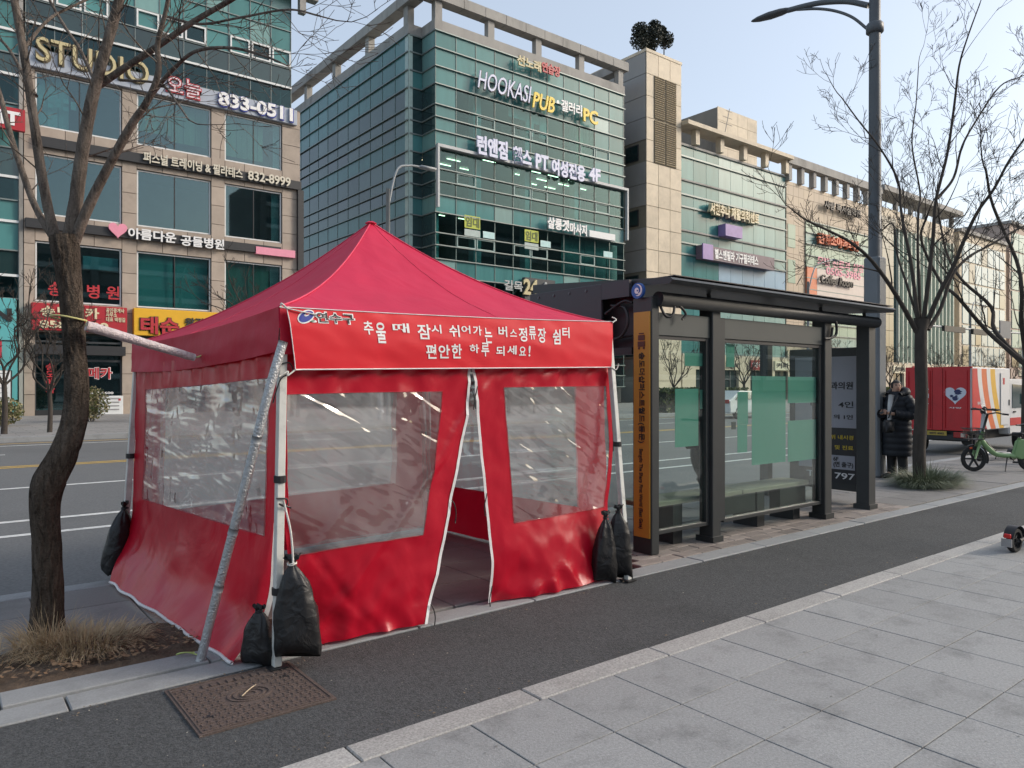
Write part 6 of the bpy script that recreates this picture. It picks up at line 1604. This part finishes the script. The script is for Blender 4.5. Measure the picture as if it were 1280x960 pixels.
for k in range(8):
    y = -.12 + .24 * k / 7
    for x in (-.11, .11): tube(bm, [(.02 + x, y, .60), (.02 + x * 1.25, y * 1.2, .80)], .006, 4)
bx(bm, -.1, .12, -.12, .12, .595, .605); obj('basket', bm, black_m, bk, local=True)
K('reflector', [(-.09, -.03, .43), (-.05, -.03, .44)], .018, M('orange_reflector', (.7, .10, .03), .3), 8)
K('crank', [(.62, -.09, .28), (.70, -.11, .18)], .010, black_m); K('pedal', [(.66, -.10, .18), (.74, -.16, .18)], .018, black_m); K('kickstand', [(.60, -.04, .26), (.50, -.14, .012)], .010, black_m)
# ---- kick scooters (local: rear wheel contact at origin, runs towards +x)
def kick_scooter(label, loc, rz, body, accent, group):
    s = thing('kick_scooter', label, 'scooter', loc, rz, group)
    def S(nm, pts, rad, m, n=10, p=None):
        bm = bmesh.new(); tube(bm, pts, rad, n); return obj(nm, bm, m, p or s, local=True, sm=True)
    wheel(s, (0, 0, .115), .115, .06, rim=black_m, spokes=8); wheel(s, (.92, 0, .115), .115, .06, rim=black_m, spokes=8)
    obj('deck', box(.14, .72, -.075, .075, .12, .17, bev=.012), body, s, local=True); obj('deck_mat', box(.16, .70, -.065, .065, .1705, .176), black_m, s, local=True)
    rows = [[Vector((.14 * math.cos(R(a)), y, .115 + .14 * math.sin(R(a)))) for y in (-.045, 0, .045)] for a in range(20, 175, 12)]
    f = obj('rear_mudguard', grid_mesh(rows), black_m, s, local=True, sm=True); obj('tail_light', box(-.165, -.135, -.03, .03, .15, .19, bev=.006), M('scooter_red', (.5, .02, .02), .3), f, local=True)
    obj('number_plate', box(-.172, -.160, -.045, .045, .07, .145), M('plate_grey', (.3, .3, .3), .5), f, local=True)
    S('swing_arm', [(0, -.045, .115), (.18, -.05, .14)], .018, body); S('swing_arm', [(0, .045, .115), (.18, .05, .14)], .018, body)
    S('neck', catmull([(.70, 0, .145), (.80, 0, .19), (.87, 0, .30)], 5), .035, body); S('fork', [(.92, -.045, .115), (.89, -.04, .25), (.875, 0, .32)], .018, body); S('fork', [(.92, .045, .115), (.89, .04, .25), (.875, 0, .32)], .018, body)
    st = S('stem', [(.875, 0, .28), (.80, 0, 1.06)], [.034, .028], body); S('stem_sticker', [(.866, 0, .36), (.845, 0, .60)], .0365, accent, 10, st)
    hb = S('handlebar', [(.79, -.24, 1.09), (.80, 0, 1.08), (.79, .24, 1.09)], .014, black_m); S('grip', [(.79, -.24, 1.09), (.785, -.33, 1.09)], .02, black_m, 8, hb); S('grip', [(.79, .24, 1.09), (.785, .33, 1.09)], .02, black_m, 8, hb); S('display', [(.80, 0, 1.09), (.76, 0, 1.12)], .035, black_m, 8, hb)
    S('brake_lever', [(.80, .2, 1.08), (.84, .3, 1.06)], .007, black_m, 6, hb); S('kickstand', [(.35, -.08, .12), (.32, -.15, .01)], .009, black_m)
    return s
swh = M('scooter_white', (.55, .57, .58), .4, .06, 5)
G1 = 'kick scooters parked behind the green bicycle'
kick_scooter('white kick scooter behind the green bicycle, left of its pair', G(1262, 577) + Vector((.5, .1, 0)), math.atan2(-RY, -RX) + .3, swh, black_m, G1)
kick_scooter('white kick scooter behind the green bicycle, right of its pair', G(1276, 576) + Vector((.55, .25, 0)), math.atan2(-RY, -RX) + .12, swh, M('scooter_blue', (.05, .2, .45), .4), G1)
kick_scooter('black kick scooter cut off by the right photo edge on grey paving', G(1268, 690), R(-4), M('scooter_dark', (.03, .03, .032), .4), black_m, None)

# ---- white car beyond the glass
car = thing('parked_car', 'white hatchback on the far lane seen through the shelter glass', 'car', G(925, 522, ROADZ), 0)
cwh = M('car_white', (.62, .64, .66), .3, .03, 2, coat=.3)
bm = bmesh.new(); prism(bm, [(-2.05, .30), (2.1, .30), (2.15, .62), (2.0, .86), (1.2, .98), (.55, 1.42), (-1.0, 1.46), (-1.75, 1.08), (-2.08, .95)], -.84, .84, lambda u, v, h: Vector((u, h * (1 - .14 * max(0, v - .9) / .5), v))); bmesh.ops.recalc_face_normals(bm, faces=bm.faces); bmesh.ops.bevel(bm, geom=bm.edges[:], offset=.05, segments=2, affect='EDGES')
obj('body', bm, cwh, car, local=True)
for s in (-1, 1):
    for pl_ in ([(-1.55, 1.02), (-.2, 1.0), (-.2, 1.38), (-.95, 1.40)], [(-.12, 1.0), (1.05, .98), (.5, 1.36), (-.12, 1.38)]):
        bm = bmesh.new(); prism(bm, pl_, s * .80, s * (.846 - .0), lambda u, v, h: Vector((u, h * (1 - .14 * max(0, v - .9) / .5) + s * .004, v))); bmesh.ops.recalc_face_normals(bm, faces=bm.faces); obj('side_window', bm, dkglass_m, car, local=True)
    for x in (-1.3, 1.35): wheel(car, (x, s * .74, .31), .31, .2, rim=steel_m, spokes=7)
    obj('headlight', box(2.02, 2.16, s * .62 - .16, s * .62 + .16, .62, .76, bev=.02), M('lamp_glass', (.6, .62, .65), .15), car, local=True); obj('tail_light', box(-2.12, -2.02, s * .66 - .12, s * .66 + .12, .8, 1.0, bev=.02), MATS['lamp_red'], car, local=True)
obj('windscreen', tomesh(grid_mesh([[Vector((1.16, y, 1.02)) for y in (-.7, .7)], [Vector((.62, y, 1.40)) for y in (-.66, .66)]]), 'windscreen', dkglass_m), None, car, local=True)
obj('grille', box(2.10, 2.165, -.4, .4, .42, .56), black_m, car, local=True)

# ================================================================ the person by the tree
PF = Vector((RX * -.90 + FX * -.43, RY * -.90 + FY * -.43, 0)).normalized()
pb_ = OD(1121, 599, 12.75); pb_.z = 0
per = thing('person', 'person in a long black padded coat looking over while holding a phone', 'person', pb_, math.atan2(PF.x, -PF.y))
skin_m = M('skin', (.52, .31, .22), .55, .06, 20); coat_m = M('black_padded_coat', (.011, .013, .018), .55, .2, 8, spec=.3); hair_m = M('black_hair', (.010, .009, .009), .55, .3, 60); trouser_m = M('black_trousers', (.014, .014, .016), .8, .2, 20); knit_m = M('white_knit', (.60, .60, .60), .85, .08, 60)
V = []; E_ = []; RD = []
def sk(p, r, par=None):
    V.append(p); RD.append(r)
    if par is not None: E_.append((par, len(V) - 1))
    return len(V) - 1
pel = sk((0, 0, .92), (.14, .10)); ch = sk((0, .005, 1.18), (.15, .11), pel); ub = sk((0, .01, 1.36), (.13, .09), ch); nk = sk((0, .0, 1.46), (.055, .055), ub); jaw = sk((0, -.02, 1.525), (.060, .070), nk); hd = sk((0, -.015, 1.595), (.074, .088), jaw); tp_ = sk((0, -.01, 1.655), (.062, .075), hd)
HANDS = []
for s in (-1, 1):
    shd = sk((s * .17, .01, 1.37), (.06, .06), ub); el = sk((s * .25, .03, 1.10), (.045, .045), shd); wr = sk((s * .10, -.24, 1.12), (.028, .028), el); hn = sk((s * .05, -.31, 1.14), (.034, .020), wr); HANDS.append(hn)
    hip = sk((s * .095, 0, .86), (.085, .085), pel); kn = sk((s * .10, -.01, .48), (.058, .058), hip); ank = sk((s * .105, .02, .10), (.042, .042), kn); toe = sk((s * .115, -.12, .045), (.040, .032), ank)
me = bpy.data.meshes.new('body'); me.from_pydata(V, E_, []); me.materials.append(skin_m)
body = link(bpy.data.objects.new('body', me), per, None, True)
sm_ = body.modifiers.new('Skin', 'SKIN'); me.skin_vertices[0].data[pel].use_root = True
for i, r in enumerate(RD): me.skin_vertices[0].data[i].radius = r
ss = body.modifiers.new('Subdivision', 'SUBSURF'); ss.levels = 2; ss.render_levels = 2; sm_.use_smooth_shade = True
def PB(nm, bm, m, sm=True, p=None): return obj(nm, bm, m, p or per, local=True, sm=sm)
bm = bmesh.new()                      # coat: padded rings from collar to below the knee
prof = [(1.50, .085, .085), (1.46, .12, .10), (1.42, .17, .125), (1.36, .215, .145), (1.25, .225, .165), (1.10, .225, .170), (.95, .235, .175), (.80, .245, .180), (.65, .250, .185), (.50, .250, .185), (.40, .245, .180)]
rings = []
for k in range(61):
    z = 1.50 - 1.10 * k / 60
    for (za, a1_, b1__), (zb, a2_, b2__) in zip(prof[:-1], prof[1:]):
        if zb <= z <= za + 1e-6:
            f = (za - z) / (za - zb); a_, b__ = a1_ + (a2_ - a1_) * f, b1__ + (b2__ - b1__) * f
    puff = .011 * abs(math.sin((1.44 - z) / .105 * math.pi)) if z < 1.44 else 0
    rings.append([bm.verts.new(((a_ + puff) * math.cos(t * R(10)) * (1 + .03 * noise.noise((t * .7, z * 6, 1))), (b__ + puff) * math.sin(t * R(10)) * (1 + .04 * noise.noise((t * .9, z * 7, 4))), z)) for t in range(36)])
for i in range(60):
    for t in range(36):
        if 26 <= t <= 27 and True:
            if 2 < i < 30: continue
        bm.faces.new((rings[i][t], rings[i][(t + 1) % 36], rings[i + 1][(t + 1) % 36], rings[i + 1][t]))
co = PB('padded_coat', bm, coat_m)
for s in (-1, 1):
    bm = bmesh.new(); q = catmull([(s * .16, .01, 1.385), (s * .235, .02, 1.29), (s * .27, .03, 1.12), (s * .20, -.10, 1.10), (s * .12, -.22, 1.12)], 8)
    tube(bm, q, [.092 - .022 * i / len(q) + .010 * abs(math.sin(i * .78)) for i in range(len(q))], 16); PB('sleeve', bm, coat_m, True, co)
bm = bmesh.new(); tube(bm, catmull([(-.12, -.08, 1.44), (-.13, .06, 1.48), (0, .13, 1.50), (.13, .06, 1.48), (.12, -.08, 1.44)], 6), [.04, .05, .06, .065, .07, .075, .08, .08, .08, .085, .09, .09, .09, .085, .08, .08, .08, .075, .07, .065, .06, .05, .05, .05, .04][:25], 10); PB('hood', bm, coat_m, True, co)
bm = bmesh.new(); lathe(bm, [(.11, .66), (.150, .72), (.158, .9), (.160, 1.1), (.162, 1.3), (.10, 1.42)], 24)
for v in bm.verts: v.co.y *= .86
PB('dark_shirt', bm, trouser_m)
bm = bmesh.new(); tube(bm, [(.0, -.13, 1.44), (.0, -.158, 1.3), (-.01, -.165, 1.1), (-.01, -.17, .95)], [.05, .045, .04, .03], 10); PB('white_top', bm, knit_m)
for s in (-1, 1):
    bm = bmesh.new(); tube(bm, [(s * .095, 0, .70), (s * .10, -.01, .48), (s * .105, .015, .25), (s * .105, .02, .07)], [.105, .085, .078, .075], 16); PB('trouser_leg', bm, trouser_m)
    bm = bmesh.new(); tube(bm, [(s * .108, .08, .05), (s * .11, .03, .06), (s * .115, -.08, .05), (s * .118, -.17, .035), (s * .118, -.19, .03)], [.035, .05, .048, .036, .015], 12); PB('shoe', bm, black_m)
# head turned towards the viewer: hair, eyes, nose, mouth, ears, hands, phone
HR = Matrix.Translation((0, -.015, 1.59)) @ Matrix.Rotation(R(55), 4, 'Z')
def hv(x, y, z): return HR @ Vector((x, y, z))
bm = bmesh.new(); rows = []
for i in range(11):
    ph = R(8 + 104 * i / 10)
    rows.append([hv(.088 * math.sin(ph) * math.cos(t * R(12)) , .102 * math.sin(ph) * math.sin(t * R(12)) * (1 if math.sin(t * R(12)) > 0 else .93), .004 + .100 * math.cos(ph)) for t in range(31)])
v = [[bm.verts.new(p) for p in r] for r in rows]
for i in range(10):
    for t in range(30):
        a_ = t * 12 + 6
        if 212 < a_ < 328 and i > 4: continue
        bm.faces.new((v[i][t], v[i][t + 1], v[i + 1][t + 1], v[i + 1][t]))
bmesh.ops.remove_doubles(bm, verts=bm.verts, dist=.0005); PB('hair', bm, hair_m)
bm = bmesh.new(); rows = []
for i in range(13):
    ph = math.pi * (i + .02) / 12.04
    rr_ = math.sin(ph); z = .105 * math.cos(ph) - .012; wj = .080 * (1 if z > -.02 else 1 - 3.2 * (-.02 - z))
    rows.append([hv(wj * rr_ * math.cos(t * R(15)), .094 * rr_ * math.sin(t * R(15)) - (.006 if z < -.05 else 0), z) for t in range(25)])
PB('face', grid_mesh(rows), skin_m)
for s in (-1, 1):
    bm = bmesh.new(); tube(bm, [hv(s * .020, -.092, .012), hv(s * .032, -.090, .014), hv(s * .044, -.083, .011)], [.004, .0065, .003], 8); PB('eye', bm, hair_m)
    bm = bmesh.new(); tube(bm, [hv(s * .016, -.094, .032), hv(s * .034, -.090, .037), hv(s * .050, -.078, .030)], [.004, .005, .003], 6); PB('eyebrow', bm, hair_m)
    bm = bmesh.new(); tube(bm, [hv(s * .080, .0, .022), hv(s * .088, .004, .0), hv(s * .080, .0, -.028)], [.012, .016, .010], 8); PB('ear', bm, skin_m)
bm = bmesh.new(); tube(bm, [hv(0, -.088, .018), hv(0, -.104, -.008), hv(0, -.110, -.018), hv(0, -.090, -.026)], [.008, .010, .014, .010], 8); PB('nose', bm, skin_m)
bm = bmesh.new(); tube(bm, [hv(-.024, -.083, -.054), hv(0, -.093, -.053), hv(.024, -.083, -.054)], [.004, .007, .004], 8); PB('mouth', bm, M('lips', (.38, .14, .12), .5))
for s in (-1, 1):
    bm = bmesh.new(); c = Vector((s * .05, -.31, 1.14))
    for k, l_ in enumerate((.062, .072, .068, .055)): 
        b0_ = c + Vector((s * .004, -.025, -.022 + k * .014)); tube(bm, [b0_, b0_ + Vector((-s * l_ * .4, -.028, .004)), b0_ + Vector((-s * l_ * .85, -.016, .006))], [.0085, .008, .006], 7)
    tube(bm, [c + Vector((0, -.005, .028)), c + Vector((-s * .02, -.03, .045)), c + Vector((-s * .035, -.045, .046))], [.010, .009, .007], 7)
    PB('fingers', bm, skin_m)
ph_ = tag(obj('phone', box(-.035, .035, -.075, .075, -.005, .005, bev=.004), black_m, None, WM[per.name] @ Matrix.Translation((.0, -.345, 1.165)) @ Matrix.Rotation(R(35), 4, 'X')), 'dark phone held in both hands by the person in black', 'phone')
bg = thing('shoulder_bag', 'black bag hanging at the side of the person in the padded coat', 'bag', WM[per.name] @ Vector((.24, -.2, .80)))
bm = bmesh.new(); bx(bm, -.05, .05, -.11, .11, 0, .22); bmesh.ops.bevel(bm, geom=bm.edges[:], offset=.03, segments=2, affect='EDGES'); bmesh.ops.transform(bm, matrix=WM[per.name] @ Matrix.Translation((.10, -.34, .80)), verts=bm.verts); obj('pouch', bm, black_m, bg, sm=True)
bm = bmesh.new(); tube(bm, [WM[per.name] @ Vector(p) for p in ((.10, -.34, 1.05), (.12, -.26, 1.25), (.12, -.12, 1.43))], .012, 6); obj('strap', bm, black_m, bg)
wb = thing('carrier_bag', 'white plastic carrier bag on the pavement between end post and person', 'bag', G(1102, 588))
bm = bmesh.new(); c = G(1102, 588); lathe(bm, [(.10, .0), (.15, .03), (.16, .12), (.13, .22), (.06, .30), (.03, .33), (.05, .38)], 18, c)
for v in bm.verts: v.co += Vector((1, .6, .4)) * .025 * noise.noise(v.co * 9)
obj('bag_body', bm, M('white_plastic', (.66, .67, .68), .4, .08, 10), wb, sm=True); bm = bmesh.new(); tube(bm, catmull([c + Vector((-.03, 0, .36)), c + Vector((-.02, 0, .46)), c + Vector((.04, 0, .46)), c + Vector((.04, 0, .36))], 5), .008, 6); obj('bag_handle', bm, MATS['white_plastic'], wb)

# ================================================================ unseen apartment blocks added behind the camera to give the window glass reflections
def apartment(x0, x1, y0, y1, h, label):
    a = thing('added_reflection_block', label, 'building', ((x0 + x1) / 2, (y0 + y1) / 2, 0))
    obj('wall', box(x0, x1, y0, y1, 0, h), M('reflection_block_render', (.26, .25, .23), .8, .06, .2), a)
    for z in range(4, int(h) - 3, 6):
        piece('window_band', dkglass_m, a, ((x0 + x1) / 2, y1 + .05, z + 1.2), (x1 - x0 - 4, .2, 1.6)); piece('balcony_band', M('balcony_white', (.6, .58, .54), .7), a, ((x0 + x1) / 2, y1 + .25, z - .3), (x1 - x0 - 3, .5, 1.1))
    for k in range(5): piece('pilaster', MATS['reflection_block_render'], a, (x0 + 2 + (x1 - x0 - 4) * k / 4, y1 + .6, h / 2), (1.5, 1.2, h))
    return a
apartment(70, 128, -132, -110, 58, 'unseen pale apartment block added behind the viewpoint for window reflections, left one of its pair')
apartment(132, 330, -134, -110, 62, 'unseen long pale apartment block added behind the viewpoint for window reflections, right one of its pair')
apartment(-60, 60, -112, -95, 36, 'unseen lower pale block added behind the viewpoint for window reflections')
